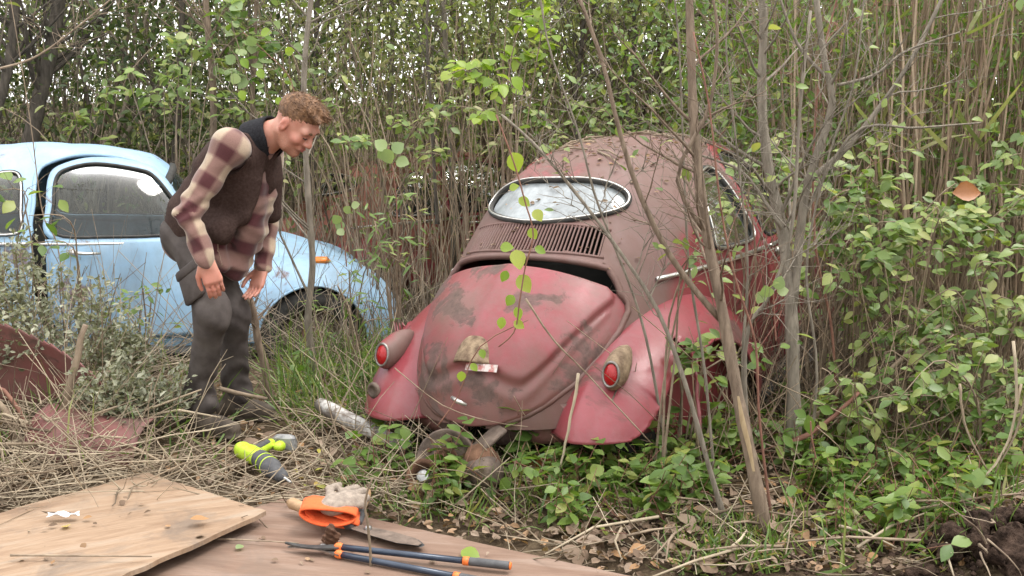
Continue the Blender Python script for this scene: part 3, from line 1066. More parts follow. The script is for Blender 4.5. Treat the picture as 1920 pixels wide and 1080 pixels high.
def unit_(v): return v / np.maximum(np.linalg.norm(v, axis=-1, keepdims=True), 1e-9)
def plaid_mat():
    m, nd, ln, bs, out = new_mat('burgundy and cream plaid flannel')
    def band(attr, per, ph):
        a = nd.new('ShaderNodeAttribute'); a.attribute_name = attr
        n = N_noise(nd, ln, N_coord(nd), 5, 2)
        f = N_math(nd, ln, 'MULTIPLY_ADD', n, 0.018, a.outputs['Fac'])
        f = N_math(nd, ln, 'FRACT', N_math(nd, ln, 'MULTIPLY_ADD', f, 1 / per, ph))
        return N_ramp(nd, ln, f, [(0.0, 0.0), (0.25, 0.0), (0.36, 1.0), (0.70, 1.0), (0.82, 0.0)])
    u, v = band('pu', 0.135, 0.1), band('pv', 0.16, 0.45)
    s_ = N_mix(nd, ln, 0.5, u, v)
    col = N_ramp(nd, ln, s_, [(0.0, (0.37, 0.285, 0.21)), (0.45, (0.20, 0.115, 0.098)), (0.55, (0.20, 0.115, 0.098)), (1.0, (0.082, 0.028, 0.031))])
    w = N_noise(nd, ln, N_coord(nd), 320, 2)
    col = N_mix(nd, ln, 0.35, col, N_ramp(nd, ln, w, [(0.3, 0.5), (0.7, 1.3)]), 'MULTIPLY')
    ln.new(col, bs.inputs['Base Color'])
    bs.inputs['Roughness'].default_value = 0.95
    bs.inputs['Specular IOR Level'].default_value = 0.15
    bs.inputs['Sheen Weight'].default_value = 0.25
    N_bump(nd, ln, w, 0.2, 0.002, bs)
    return m
def skin_mat():
    m, nd, ln, bs, out = new_mat('skin')
    n = N_noise(nd, ln, N_coord(nd), 22, 5)
    col = N_ramp(nd, ln, n, [(0.3, (0.46, 0.20, 0.145)), (0.7, (0.56, 0.29, 0.22))])
    bl = nd.new('ShaderNodeAttribute'); bl.attribute_name = 'flush'
    col = N_mix(nd, ln, N_math(nd, ln, 'MULTIPLY', bl.outputs['Fac'], 0.6), col, (0.52, 0.16, 0.12))
    sb = nd.new('ShaderNodeAttribute'); sb.attribute_name = 'stubble'
    st = N_math(nd, ln, 'MULTIPLY', sb.outputs['Fac'], N_ramp(nd, ln, N_noise(nd, ln, N_coord(nd), 300, 2), [(0.35, 0.15), (0.6, 0.7)]))
    col = N_mix(nd, ln, st, col, (0.24, 0.12, 0.07))
    ln.new(col, bs.inputs['Base Color'])
    bs.inputs['Roughness'].default_value = 0.5
    bs.inputs['Subsurface Weight'].default_value = 0.15
    bs.inputs['Subsurface Radius'].default_value = (0.01, 0.004, 0.002)
    bs.inputs['Subsurface Scale'].default_value = 0.3
    N_bump(nd, ln, N_noise(nd, ln, N_coord(nd), 260, 3), 0.12, 0.001, bs)
    return m
M_plaid, M_skin = plaid_mat(), skin_mat()
M_vest = simple('dark brown wool vest', (0.040, 0.024, 0.021), (0.065, 0.042, 0.036), 0.95, 90, bump=0.35, bdist=0.002, spec=0.15)
M_collar = simple('black knit collar', (0.008, 0.008, 0.010), (0.02, 0.02, 0.024), 0.9, 120, bump=0.4, bdist=0.002, spec=0.2)
M_trouser = simple('charcoal work cotton', (0.062, 0.052, 0.050), (0.110, 0.096, 0.090), 0.92, 9, bump=0.25, bdist=0.003, spec=0.15)
M_boot = simple('muddy brown leather boot', (0.035, 0.026, 0.020), (0.10, 0.078, 0.058), 0.85, 14, bump=0.4)
M_hair = simple('light brown hair', (0.085, 0.040, 0.019), (0.25, 0.13, 0.062), 0.6, 55, bump=0.9, bdist=0.006, stretch=(1, 1, 0.5))
M_brow = simple('brown eyebrow hair', (0.10, 0.05, 0.025), (0.16, 0.09, 0.045), 0.8, 60)
M_eye = simple('eye', (0.02, 0.015, 0.012), (0.03, 0.02, 0.015), 0.2)
M_lip = simple('lips', (0.42, 0.13, 0.11), (0.36, 0.11, 0.09), 0.45)

def build_man():
    J = {}
    def j(n, px, py, Y): J[n] = at(px, py, Y)
    j('pelvis', 362, 440, 5.02); j('waist', 385, 400, 5.00); j('chest', 440, 320, 4.96); j('neck', 500, 258, 4.92)
    j('hipN', 364, 470, 4.90); j('hipF', 395, 474, 5.12)
    j('kneeN', 398, 586, 4.74); j('ankN', 372, 752, 4.86)
    j('kneeF', 436, 590, 5.04); j('ankF', 440, 735, 5.16)
    j('shN', 432, 272, 4.75); j('elN', 352, 400, 4.66); j('wrN', 386, 486, 4.62)
    j('shF', 500, 285, 5.12); j('elF', 502, 410, 5.16); j('wrF', 494, 498, 5.06)
    root = empty('person', gp(395, 795, 0.0) * 1.0)
    base = Vector(root.location)
    fwd = Vector((0.90, -0.42, 0)).normalized()       # the way he faces
    rgt = Vector((fwd.y, -fwd.x, 0))                  # his right hand side, towards the camera
    spine = (J['neck'] - J['pelvis']).normalized()
    front = (fwd - spine * fwd.dot(spine)).normalized()
    # ---------------- head frame: bowed and turned a little to us
    hc = at(557, 232, 4.86)
    hf = Vector((0.80, -0.34, 0)).normalized()
    hr = Vector((hf.y, -hf.x, 0))
    Hm = Matrix((hf, -hr, Vector((0, 0, 1)))).transposed()     # columns: forward, left, up
    Hm = Hm @ Matrix.Rotation(R(42), 3, 'Y') @ Matrix.Rotation(R(0), 3, 'X')
    def H(x, y, z): return hc + Hm @ Vector((x, y, z))
    # ---------------- skin
    lo = np.array([min(p[k] for p in J.values()) for k in range(3)]) - np.array([0.25, 0.25, 0.2])
    hi = np.array([max(p[k] for p in J.values()) for k in range(3)]) + np.array([0.35, 0.25, 0.30])
    B = Field(lo, hi, 0.0048)
    B.ell(H(-.015, 0, .035), (.098, .077, .088), Hm, 0.0)            # cranium
    B.ell(H(.022, 0, -.03), (.068, .060, .085), Hm, 0.03)            # face
    B.cap(H(.03, .03, -.09), H(.062, .0, -.103), .026, .022, 0.02)   # jaw
    B.cap(H(.03, -.03, -.09), H(.062, .0, -.103), .026, .022, 0.02)
    B.cap(H(-.01, .052, -.055), H(.03, .034, -.09), .022, .024, 0.02)
    B.cap(H(-.01, -.052, -.055), H(.03, -.034, -.09), .022, .024, 0.02)
    B.cap(H(.074, -.04, .018), H(.074, .04, .018), .018, .018, 0.018) # brow ridge
    B.cap(H(.084, 0, .008), H(.106, 0, -.033), .009, .013, 0.010)     # nose
    B.ell(H(.094, .013, -.037), (.012, .010, .009), Hm, 0.006); B.ell(H(.094, -.013, -.037), (.012, .010, .009), Hm, 0.006)
    for sy in (1, -1):
        B.ell(H(.086, sy * .031, -.002), (.014, .019, .011), Hm, 0.012, 'cut')   # eye hollows
        B.ell(H(.060, sy * .046, -.03), (.024, .022, .022), Hm, 0.02)            # cheek
        B.ell(H(.074, sy * .031, -.003), (.014, .015, .012), Hm, 0.004)          # lids
        B.ell(H(-.012, sy * .076, -.012), (.020, .009, .033), Hm, 0.006)         # ear
        B.ell(H(-.008, sy * .086, -.010), (.010, .007, .018), Hm, 0.005, 'cut')
    B.cap(H(.084, -.018, -.066), H(.084, .018, -.066), .010, .010, 0.012)        # mouth mound
    B.cap(H(.096, -.020, -.064), H(.096, .020, -.064), .003, .003, 0.004, 'cut')
    B.cap(J['neck'], H(-.03, 0, -.05), .060, .056, 0.03)
    # trunk and limbs under the clothes
    B.cap(J['pelvis'], J['chest'], .075, .085, 0.04)
    B.cap(J['chest'], J['neck'], .085, .06, 0.04)
    for s_ in 'NF':
        B.cap(J['chest'], J['sh' + s_], .055, .042, 0.02)
        B.cap(J['sh' + s_], J['el' + s_], .040, .034, 0.02); B.cap(J['el' + s_], J['wr' + s_], .033, .026, 0.02)
        B.cap(J['pelvis'], J['hip' + s_], .06, .055, 0.02)
        B.cap(J['hip' + s_], J['knee' + s_], .055, .040, 0.02); B.cap(J['knee' + s_], J['ank' + s_], .038, .030, 0.02)
    # hands: palm, four fingers, thumb
    def hand(w, tip_dir, palm_n, thumb_side, curl):
        d = tip_dir.normalized()
        pn = (palm_n - d * palm_n.dot(d)).normalized()          # the way the palm faces
        sd_ = d.cross(pn).normalized() * thumb_side             # towards the thumb
        k0 = w + d * 0.095
        B.cap(w, w + d * 0.03, .028, .030, 0.015, flat=(pn, 1.35))
        for q in (-.027, -.009, .009, .027):
            B.cap(w + d * .02 + sd_ * q * .6, k0 + sd_ * q, .017, .0155, 0.010, flat=(pn, 1.15))
        for q, L, rr in ((.030, .074, .0090), (.010, .083, .0094), (-.010, .077, .0090), (-.030, .062, .0080)):
            p = k0 + sd_ * q
            dd = d
            for f_, kk in ((.45, .55), (.32, .9), (.24, .8)):
                c_, s2 = math.cos(curl * kk), math.sin(curl * kk)
                dn = (dd * c_ + pn * s2).normalized()
                pn2 = (pn * c_ - dd * s2)
                e = p + dn * (L * f_)
                B.cap(p, e, rr, rr * .92, 0.003)
                p, dd = e, dn
        p = w + d * .028 + sd_ * .030
        t1 = p + d * .035 + sd_ * .022 + pn * .012
        t2 = t1 + d * .032 + sd_ * .004 + pn * .010
        t3 = t2 + d * .024 - sd_ * .002 + pn * .006
        B.cap(p, t1, .015, .012, 0.008); B.cap(t1, t2, .0115, .010, 0.003); B.cap(t2, t3, .010, .0085, 0.002)
    hand(J['wrN'], at(408, 552, 4.62) - J['wrN'], Vector((-.35, 1, 0)), -1, 0.42)
    hand(J['wrF'], at(474, 556, 5.00) - J['wrF'], Vector((-.5, -.8, 0)), 1, 0.30)
    V, Fq = B.mesh('body')
    Lc = (V - np.array(hc)) @ np.array(Hm)                       # head coordinates of every vertex
    g_ = lambda c, r: np.exp(-(((Lc - np.array(c)) / np.array(r)) ** 2).sum(1))
    flush = g_((.10, 0, -.03), (.03, .02, .02)) + g_((.06, .05, -.03), (.03, .025, .025)) + g_((.06, -.05, -.03), (.03, .025, .025)) + g_((-.01, .085, -.01), (.03, .02, .04)) + g_((-.01, -.085, -.01), (.03, .02, .04))
    for k_ in 'NF':
        flush += np.exp(-(np.linalg.norm(V - np.array(J['wr' + k_] + Vector((0, 0, -.11))), axis=1) / .07) ** 2) * .8
    stub = np.clip(g_((.05, 0, -.095), (.075, .07, .035)) + .7 * g_((.0, .06, -.06), (.04, .03, .04)) + .7 * g_((.0, -.06, -.06), (.04, .03, .04)), 0, 1)
    me = np_mesh('body', V - np.array(base), Fq, True, {'flush': np.clip(flush, 0, 1), 'stubble': stub})
    body = link('body', me, root, M_skin)
    # ---------------- hair
    Hr = Field(np.array(hc) - 0.2, np.array(hc) + 0.2, 0.0042)
    Hr.ell(H(-.019, 0, .042), (.0985, .0785, .086), Hm, 0.0)
    Hr.ell(H(.015, 0, .095), (.070, .062, .045), Hm, 0.02)
    rnd = random.Random(4)
    for k in range(34):                                          # tousled locks along the top and front
        x, y = rnd.uniform(-.05, .085), rnd.uniform(-.052, .052)
        z = .125 - 4.5 * (x - .01) ** 2 - 8 * y * y + rnd.uniform(-.006, .008)
        a, b = H(x, y, z), H(x + rnd.uniform(.012, .03), y + rnd.uniform(-.015, .015), z + rnd.uniform(-.012, .008))
        Hr.cap(a, b, rnd.uniform(.009, .013), .006, 0.010)
    # clear the face and the neck
    Hr.ell(H(.105, 0, -.045), (.075, .12, .108), Hm, 0.006, 'cut')
    Hr.ell(H(.035, .09, -.055), (.046, .06, .085), Hm, 0.006, 'cut'); Hr.ell(H(.035, -.09, -.055), (.046, .06, .085), Hm, 0.006, 'cut')
    Hr.ell(H(-.02, .09, -.06), (.05, .05, .075), Hm, 0.004, 'cut'); Hr.ell(H(-.02, -.09, -.06), (.05, .05, .075), Hm, 0.004, 'cut')
    Hr.ell(H(-.04, 0, -.125), (.12, .12, .095), Hm, 0.004, 'cut')
    Hr.displace(lambda x, y, z: 0.0025 * np.sin(x * 420 + z * 160) * np.sin(y * 380 + z * 210))
    V, Fq = Hr.mesh('hair')
    hair = link('hair', np_mesh('hair', V - np.array(base), Fq, True), root, M_hair)
    Lh = (V - np.array(hc)) @ np.array(Hm)
    rs = np.random.default_rng(3)
    pick = rs.choice(len(V), 1900)
    A = V[pick] - np.array(base); dn = unit_(Lh[pick] - np.array([-.01, 0, .02]))
    sweep = dn * .55 + np.array([.75, 0, .05]) + rs.normal(size=(len(A), 3)) * .28
    sweep /= np.linalg.norm(sweep, axis=1, keepdims=True)
    ln_ = np.where(Lh[pick][:, 2] > .075, rs.uniform(.014, .032, len(A)), rs.uniform(.004, .010, len(A)))
    B_ = A + (sweep * ln_[:, None]) @ np.array(Hm).T
    hv, hf_ = [], []
    sidev = unit_(np.cross(B_ - A, rs.normal(size=A.shape))) * .0011
    HV = np.stack([A - sidev, A + sidev, B_], 1).reshape(-1, 3)
    HF = np.arange(len(HV)).reshape(-1, 3)
    so = link('hair_strands', np_mesh('hair_strands', HV, HF, False), hair, M_hair); so['kind'] = 'stuff'
    for sy in (1, -1):
        mb = MB(); mb.tube([H(.092, sy * .014, .020) - base, H(.095, sy * .028, .026) - base, H(.083, sy * .047, .020) - base], [.004, .0055, .003], 6); mb.build('eyebrow', M_brow, body)
        mb = MB(); mb.tube([H(.088, sy * .019, -.006) - base, H(.0895, sy * .031, -.009) - base, H(.081, sy * .044, -.006) - base], [.0022, .0036, .002], 6); mb.build('eye', M_eye, body)
    mb = MB(); mb.tube([H(.089, -.022, -.066) - base, H(.0965, -.008, -.062) - base, H(.0965, .008, -.062) - base, H(.089, .022, -.066) - base], [.002, .0045, .0045, .002], 6)
    mb.tube([H(.088, -.018, -.071) - base, H(.0955, 0, -.073) - base, H(.088, .018, -.071) - base], [.002, .0055, .002], 6); mb.build('lips', M_lip, body)
    # ---------------- trousers
    T = Field(lo, hi, 0.0068)
    T.cap(J['pelvis'] + rgt * .05, J['pelvis'] - rgt * .05, .106, .106, 0.04)
    T.cap(J['pelvis'], J['waist'] - spine * .02, .122, .118, 0.04)
    T.ell(J['pelvis'] - front * .015 - spine * .03, (.112, .13, .112), None, 0.05)
    for s_ in 'NF':
        T.cap(J['hip' + s_], J['knee' + s_], .088, .064, 0.04)
        T.cap(J['knee' + s_], J['ank' + s_] + Vector((0, 0, .03)), .064, .060, 0.03)
        T.cap(J['ank' + s_] + Vector((0, 0, .06)), J['ank' + s_] + Vector((.02, 0, -.01)), .061, .068, 0.02)
        T.ell(J['knee' + s_] + fwd * .01, (.062, .062, .10), None, 0.05)
    kn = np.array([J['kneeN'], J['kneeF']]); an = np.array([J['ankN'], J['ankF']])
    def folds(x, y, z):
        d = 0.004 * np.sin(z * 50 + x * 40 + 3 * np.sin(z * 13 + y * 19)) * np.exp(-((z - kn[0][2] + .03) / .13) ** 2)
        d += 0.0045 * np.sin(z * 70 - x * 45 + 3 * np.sin(x * 21 + y * 17 + z * 9)) * np.exp(-((z - an[0][2] - .06) / .09) ** 2)
        d += 0.007 * np.sin((x * .8 + z * .7) * 52 + 2 * np.sin(z * 12)) * np.exp(-((z - J['pelvis'].z + .13) / .10) ** 2)
        d += 0.004 * np.sin(x * 23 + z * 11 + y * 17)
        d += 0.007 * (np.abs(np.sin((x * 1.1 + z * .55 + y * .4) * 21 + 1.7 * np.sin(z * 8 + x * 5))) - .6)
        return d
    T.displace(folds)
    V, Fq = T.mesh('trousers')
    tr = link('trousers', np_mesh('trousers', V - np.array(base), Fq, True), root, M_trouser)
    mb = MB()       # cargo pocket on the near thigh
    pc = J['hipN'].lerp(J['kneeN'], .5) + rgt * .078 - base
    u_ = (J['kneeN'] - J['hipN']).normalized(); w_ = u_.cross(rgt).normalized()
    Mx = Matrix((w_, rgt, u_)).transposed()
    mb.box(pc, (.125, .03, .165), Mx, bev=.012); mb.box(pc - u_ * .065 + rgt * .008, (.13, .022, .045), Mx, bev=.008)
    mb.build('cargo_pocket', M_trouser, tr)
    # ---------------- boots
    for s_, toe in (('N', Vector((.93, -.30, 0))), ('F', Vector((.96, -.15, 0)))):
        bt = Field(np.array(J['ank' + s_]) - 0.3, np.array(J['ank' + s_]) + 0.3, 0.0065)
        a = J['ank' + s_]; g = -0.0 + gz(a.x, a.y)
        ft = Vector((a.x, a.y, g))
        toe = toe.normalized()
        bt.cap(a + Vector((0, 0, .06)), ft + Vector((0, 0, .09)), .058, .056, 0.01)
        bt.cap(ft - toe * .05 + Vector((0, 0, .05)), ft + toe * .10 + Vector((0, 0, .048)), .046, .048, 0.03)
        bt.cap(ft + toe * .08 + Vector((0, 0, .05)), ft + toe * .165 + Vector((0, 0, .042)), .050, .040, 0.02)
        bt.cap(ft - toe * .06 + Vector((0, 0, .014)), ft + toe * .165 + Vector((0, 0, .014)), .047, .050, 0.006, flat=(Vector((0, 0, 1)), 3.2))
        V, Fq = bt.mesh('boot')
        link('boot', np_mesh('boot', V - np.array(base), Fq, True), root, M_boot)
    # ---------------- shirt: sleeves, tail, the loose front hanging down
    Sh = Field(lo, hi, 0.0062)
    Sh.cap(J['pelvis'] - spine * .02, J['waist'], .125, .12, 0.04)
    Sh.cap(J['waist'], J['chest'], .11, .115, 0.05)
    Sh.cap(J['chest'], J['neck'] - spine * .05, .12, .07, 0.05)
    Sh.cap(J['chest'] + spine * .03, J['shN'], .09, .075, 0.04); Sh.cap(J['chest'] + spine * .03, J['shF'], .09, .075, 0.04)
    for s_ in 'NF':
        Sh.cap(J['sh' + s_], J['el' + s_], .066, .052, 0.03)
        Sh.cap(J['el' + s_], J['wr' + s_] - (J['wr' + s_] - J['el' + s_]) * .10, .052, .041, 0.025)
        w_, e_ = J['wr' + s_], J['el' + s_]
        Sh.cap(w_ - (w_ - e_) * .17, w_ - (w_ - e_) * .02, .041, .043, 0.004)
    # hanging front panels, cut loose from the belly by gravity
    f0, f1, f2, f3 = J['chest'] + front * .10, at(492, 350, 5.0), at(475, 440, 5.0), at(448, 506, 4.99)
    ax = rgt
    Sh.cap(f0, at(470, 430, 4.93), .085, .055, 0.05); Sh.cap(at(470, 430, 4.93), at(440, 512, 4.93), .055, .042, 0.03)
    Sh.cap(J['waist'] + front * .08, at(425, 500, 4.90), .075, .035, 0.04)
    Sh.cap(f1, f2, .07, .052, 0.03); Sh.cap(f2, f3, .05, .04, 0.03)
    Sh.cap(at(404, 435, 4.88), at(418, 505, 4.84), .05, .022, 0.03)
    def sfold(x, y, z):
        d = 0.004 * np.sin(z * 42 + x * 31 + 2 * np.sin(z * 9 + x * 7)) + 0.008 * (np.abs(np.sin((z + x * .7 - y * .5) * 26 + 2 * np.sin(x * 9 + z * 6))) - .6)
        d += 0.005 * np.sin((x - z) * 66 + 3 * np.sin(z * 15)) * np.exp(-((z - J['elN'].z) / .10) ** 2)
        return d
    Sh.displace(sfold)
    V, Fq = Sh.mesh('shirt')
    # weave coordinates follow each sleeve and the trunk
    Vv = V.astype(np.float64)
    def seg(a, b):
        a, b = np.array(a), np.array(b)
        d = b - a; L = np.linalg.norm(d); d = d / L
        t = np.clip((Vv - a) @ d, 0, L)
        q = Vv - a - t[:, None] * d
        e1 = np.cross(d, np.array([0.1, 0.9, 0.3])); e1 /= np.linalg.norm(e1); e2 = np.cross(d, e1)
        return np.linalg.norm(q, axis=1), (Vv - a) @ d, np.arctan2(q @ e1, q @ e2)
    D, U, P = [], [], []
    off = 0
    for a, b, rr, bias in ((J['shN'], J['elN'], .07, -.02), (J['elN'], J['wrN'], .055, -.02), (J['shF'], J['elF'], .07, -.02), (J['elF'], J['wrF'], .055, -.02), (J['pelvis'], J['neck'], .14, 0.05), (f1, f3, .05, 0.0)):
        d_, u_, p_ = seg(a, b)
        D.append(d_ + bias); U.append(u_ + off); P.append(p_ * rr)
        off += .31 if a in (J['shN'], J['shF']) else 0.17
    D = np.array(D); k = D.argmin(0); r_ = np.arange(len(V))
    sh = np_mesh('shirt', V - np.array(base), Fq, True, {'pu': np.array(U)[k, r_], 'pv': np.array(P)[k, r_]})
    shirt = link('shirt', sh, root, M_plaid)
    # ---------------- vest
    Ve = Field(lo, hi, 0.0062)
    Ve.cap(J['pelvis'] + spine * .035, J['waist'], .142, .147, 0.04)
    Ve.cap(J['waist'], J['chest'], .148, .157, 0.05)
    Ve.cap(J['chest'], J['neck'] - spine * .04, .155, .090, 0.05)
    Ve.cap(J['chest'] + spine * .04, J['shN'].lerp(J['chest'], .16), .10, .088, 0.05); Ve.cap(J['chest'] + spine * .04, J['shF'].lerp(J['chest'], .15), .10, .085, 0.05)
    Ve.cap(J['chest'] + front * .10, at(462, 400, 4.88), .10, .05, 0.05); 
    Ve.cap(J['waist'] + front * .06 + rgt * .04, at(414, 432, 4.82), .115, .06, 0.05)
    Ve.cap(at(500, 300, 5.02), at(506, 400, 5.06), .07, .05, 0.03)
    # armholes, open front, neck
    Ve.cap(J['shN'].lerp(J['chest'], .12), J['shN'] + (J['elN'] - J['shN']) * .5 + rgt * .06, .088, .10, 0.004, 'cut')
    Ve.cap(J['shF'].lerp(J['chest'], -.1), J['shF'] + (J['elF'] - J['shF']) * .6 - rgt * .05, .082, .09, 0.004, 'cut')
    Ve.cap(J['neck'] + front * .10, at(470, 420, 4.95) + front * .08, .045, .075, 0.01, 'cut')
    Ve.cap(at(448, 470, 4.80), at(405, 530, 4.80), .05, .08, 0.01, 'cut')
    Ve.cap(J['neck'] - spine * .0, J['neck'] + spine * .1, .075, .07, 0.005, 'cut')
    Ve.displace(lambda x, y, z: 0.004 * np.sin(z * 25 + x * 33 + 2 * np.sin(x * 11 + z * 8)) + 0.005 * (np.abs(np.sin((z - x * .6) * 19 + 2 * np.sin(x * 8))) - .6))
    V, Fq = Ve.mesh('vest')
    vest = link('vest', np_mesh('vest', V - np.array(base), Fq, True), root, M_vest)
    # black stand collar running down into the front edge
    n0 = J['neck'] - spine * .015
    nd_ = (H(-.03, 0, -.05) - J['neck']).normalized()
    e1 = rgt; e2 = nd_.cross(e1).normalized()
    if e2.dot(front) < 0: e2 = -e2
    pts = []
    G = []
    for lvl, rr in ((-.05, .108), (-.02, .104), (.02, .096), (.055, .090), (.068, .086), (.066, .078), (.03, .080), (0, .085)):
        G.append([n0 + nd_ * (lvl - .055 * max(0, math.cos(t)) ** 2) + (e1 * math.sin(t) + e2 * math.cos(t)) * rr - base for t in np.linspace(R(28), R(332), 30)])
    cb = MB(); cb.grid(G)
    cb.build('collar', M_collar, vest)
    tag(root, 'man in brown vest and plaid flannel shirt bending forward with arms hanging', 'person')
    return root
man = build_man()

# ================================================================== FOREGROUND THINGS
def wood_mat(name, c1, c2, c3, ang, scale=1.0, dirt=0.35):
    m, nd, ln, bs, out = new_mat(name)
    mp = nd.new('ShaderNodeMapping')
    mp.inputs['Rotation'].default_value = (0, 0, ang)
    ln.new(N_coord(nd), mp.inputs['Vector'])
    v = mp.outputs[0]
    g = N_noise(nd, ln, v, 2.2 * scale, 5, 0.6, 1.2, (1.0, 6.0, 1.0))
    fine = N_noise(nd, ln, v, 14 * scale, 6, 0.7, 0.3, (1.0, 12.0, 1.0))
    col = N_ramp(nd, ln, g, [(0.30, c1), (0.5, c2), (0.70, c3)])
    col = N_mix(nd, ln, 0.5, col, N_ramp(nd, ln, fine, [(0.3, 0.62), (0.7, 1.15)]), 'MULTIPLY')
    d = N_noise(nd, ln, v, 3.3, 8, 0.68, 0.6)
    dm = N_ramp(nd, ln, d, [(0.5, 0.0), (0.66, dirt)])
    col = N_mix(nd, ln, dm, col, (0.14, 0.11, 0.09))
    s_ = N_ramp(nd, ln, N_noise(nd, ln, v, 40, 4, 0.7), [(0.66, 0.0), (0.74, 0.55)])
    col = N_mix(nd, ln, s_, col, (0.10, 0.075, 0.055))
    ln.new(col, bs.inputs['Base Color'])
    bs.inputs['Roughness'].default_value = 0.82
    bs.inputs['Specular IOR Level'].default_value = 0.25
    N_bump(nd, ln, fine, 0.35, 0.003, bs)
    return m
M_plyA = wood_mat('sun-bleached plywood', (0.22, 0.14, 0.09), (0.31, 0.215, 0.145), (0.34, 0.265, 0.20), R(-28), 1.0, 0.7)
M_plyB = wood_mat('reddish damp plywood', (0.16, 0.098, 0.072), (0.22, 0.145, 0.108), (0.27, 0.195, 0.155), R(12), 0.8, 0.5)
def plywood(name, quad, thick, mat, label, warp, seed):
    """quad: four world corners, bilinear sheet with a little warp and nibbled edges"""
    NU, NV = 26, 26
    rng = random.Random(seed)
    top = []
    for i in range(NU):
        for k in range(NV):
            u, v = i / (NU - 1), k / (NV - 1)
            p = (quad[0] * (1 - u) + quad[1] * u) * (1 - v) + (quad[3] * (1 - u) + quad[2] * u) * v
            p = p + Vector((0, 0, warp * math.sin(u * 2.6) * math.sin(v * 3) + 0.003 * mnoise.noise(p * 6)))
            if i in (0, NU - 1) or k in (0, NV - 1):
                p = p + Vector((rng.uniform(-.004, .004), rng.uniform(-.004, .004), 0))
            top.append(p)
    c = sum(top, Vector()) / len(top)
    mb = MB()
    nn = len(top)
    mb.v = [tuple(p - c) for p in top] + [tuple(p - c - Vector((0, 0, thick))) for p in top]
    for i in range(NU - 1):
        for k in range(NV - 1):
            q = (i * NV + k, (i + 1) * NV + k, (i + 1) * NV + k + 1, i * NV + k + 1)
            mb.f.append(q); mb.f.append(tuple(nn + w for w in reversed(q)))
    bd = [i * NV for i in range(NU)] + [(NU - 1) * NV + k for k in range(1, NV)] + [i * NV + NV - 1 for i in range(NU - 2, -1, -1)] + [k for k in range(NV - 2, 0, -1)]
    for a, b in zip(bd, bd[1:] + bd[:1]):
        mb.f.append((b, a, nn + a, nn + b))
    o = mb.build(name, mat, None, False)
    o.location = c
    tag(o, label, 'plywood')
    return o
plywood('plywood_sheet', [gp(500, 958, .085), gp(275, 886, .07), gp(-420, 1085, .055), gp(-330, 1330, .10)], 0.016, M_plyA,
        'tan weathered plywood sheet propped up at the lower left', 0.012, 1)
plywood('plywood_sheet', [gp(1200, 1085, .03), gp(530, 935, .03), gp(60, 1085, .022), gp(620, 1400, .03)], 0.016, M_plyB,
        'reddish brown plywood sheet lying flat under the loppers', 0.004, 2)

M_lime = simple('lime green plastic', (0.42, 0.60, 0.03), (0.50, 0.68, 0.06), 0.42, 20)
M_tool_grey = simple('grey rubber', (0.055, 0.055, 0.06), (0.09, 0.09, 0.095), 0.7, 30)
M_steel = simple('worn steel', (0.42, 0.42, 0.42), (0.22, 0.21, 0.20), 0.38, 40, 0.9)
M_darksteel = simple('dark coated steel', (0.05, 0.052, 0.055), (0.12, 0.12, 0.12), 0.45, 25, 0.6)
M_navy = simple('dark blue enamel tube', (0.018, 0.028, 0.05), (0.035, 0.05, 0.08), 0.28, 15, 0.2, spec=0.6)
M_orange = simple('orange plastic', (0.78, 0.19, 0.035), (0.70, 0.15, 0.03), 0.5, 20)
M_battery = simple('pale grey battery case', (0.30, 0.30, 0.30), (0.16, 0.16, 0.165), 0.5, 18, lo=.45, hi=.55)
M_ash = simple('tan turned wood', (0.36, 0.22, 0.12), (0.46, 0.30, 0.17), 0.6, 14, stretch=(1, 6, 1))
M_glove = simple('grey knit glove', (0.22, 0.18, 0.15), (0.34, 0.28, 0.23), 0.95, 60, bump=0.6, bdist=0.004)
M_cuff = simple('orange knit cuff', (0.80, 0.14, 0.04), (0.70, 0.11, 0.03), 0.9, 80, bump=0.4, bdist=0.002)

def field_part(name, lo, hi, h, fn, mat, parent):
    f = Field(lo, hi, h)
    fn(f)
    V, Fq = f.mesh(name)
    b = np.array(parent.location) if parent is not None else 0
    return link(name, np_mesh(name, V - b, Fq, True), parent, mat)

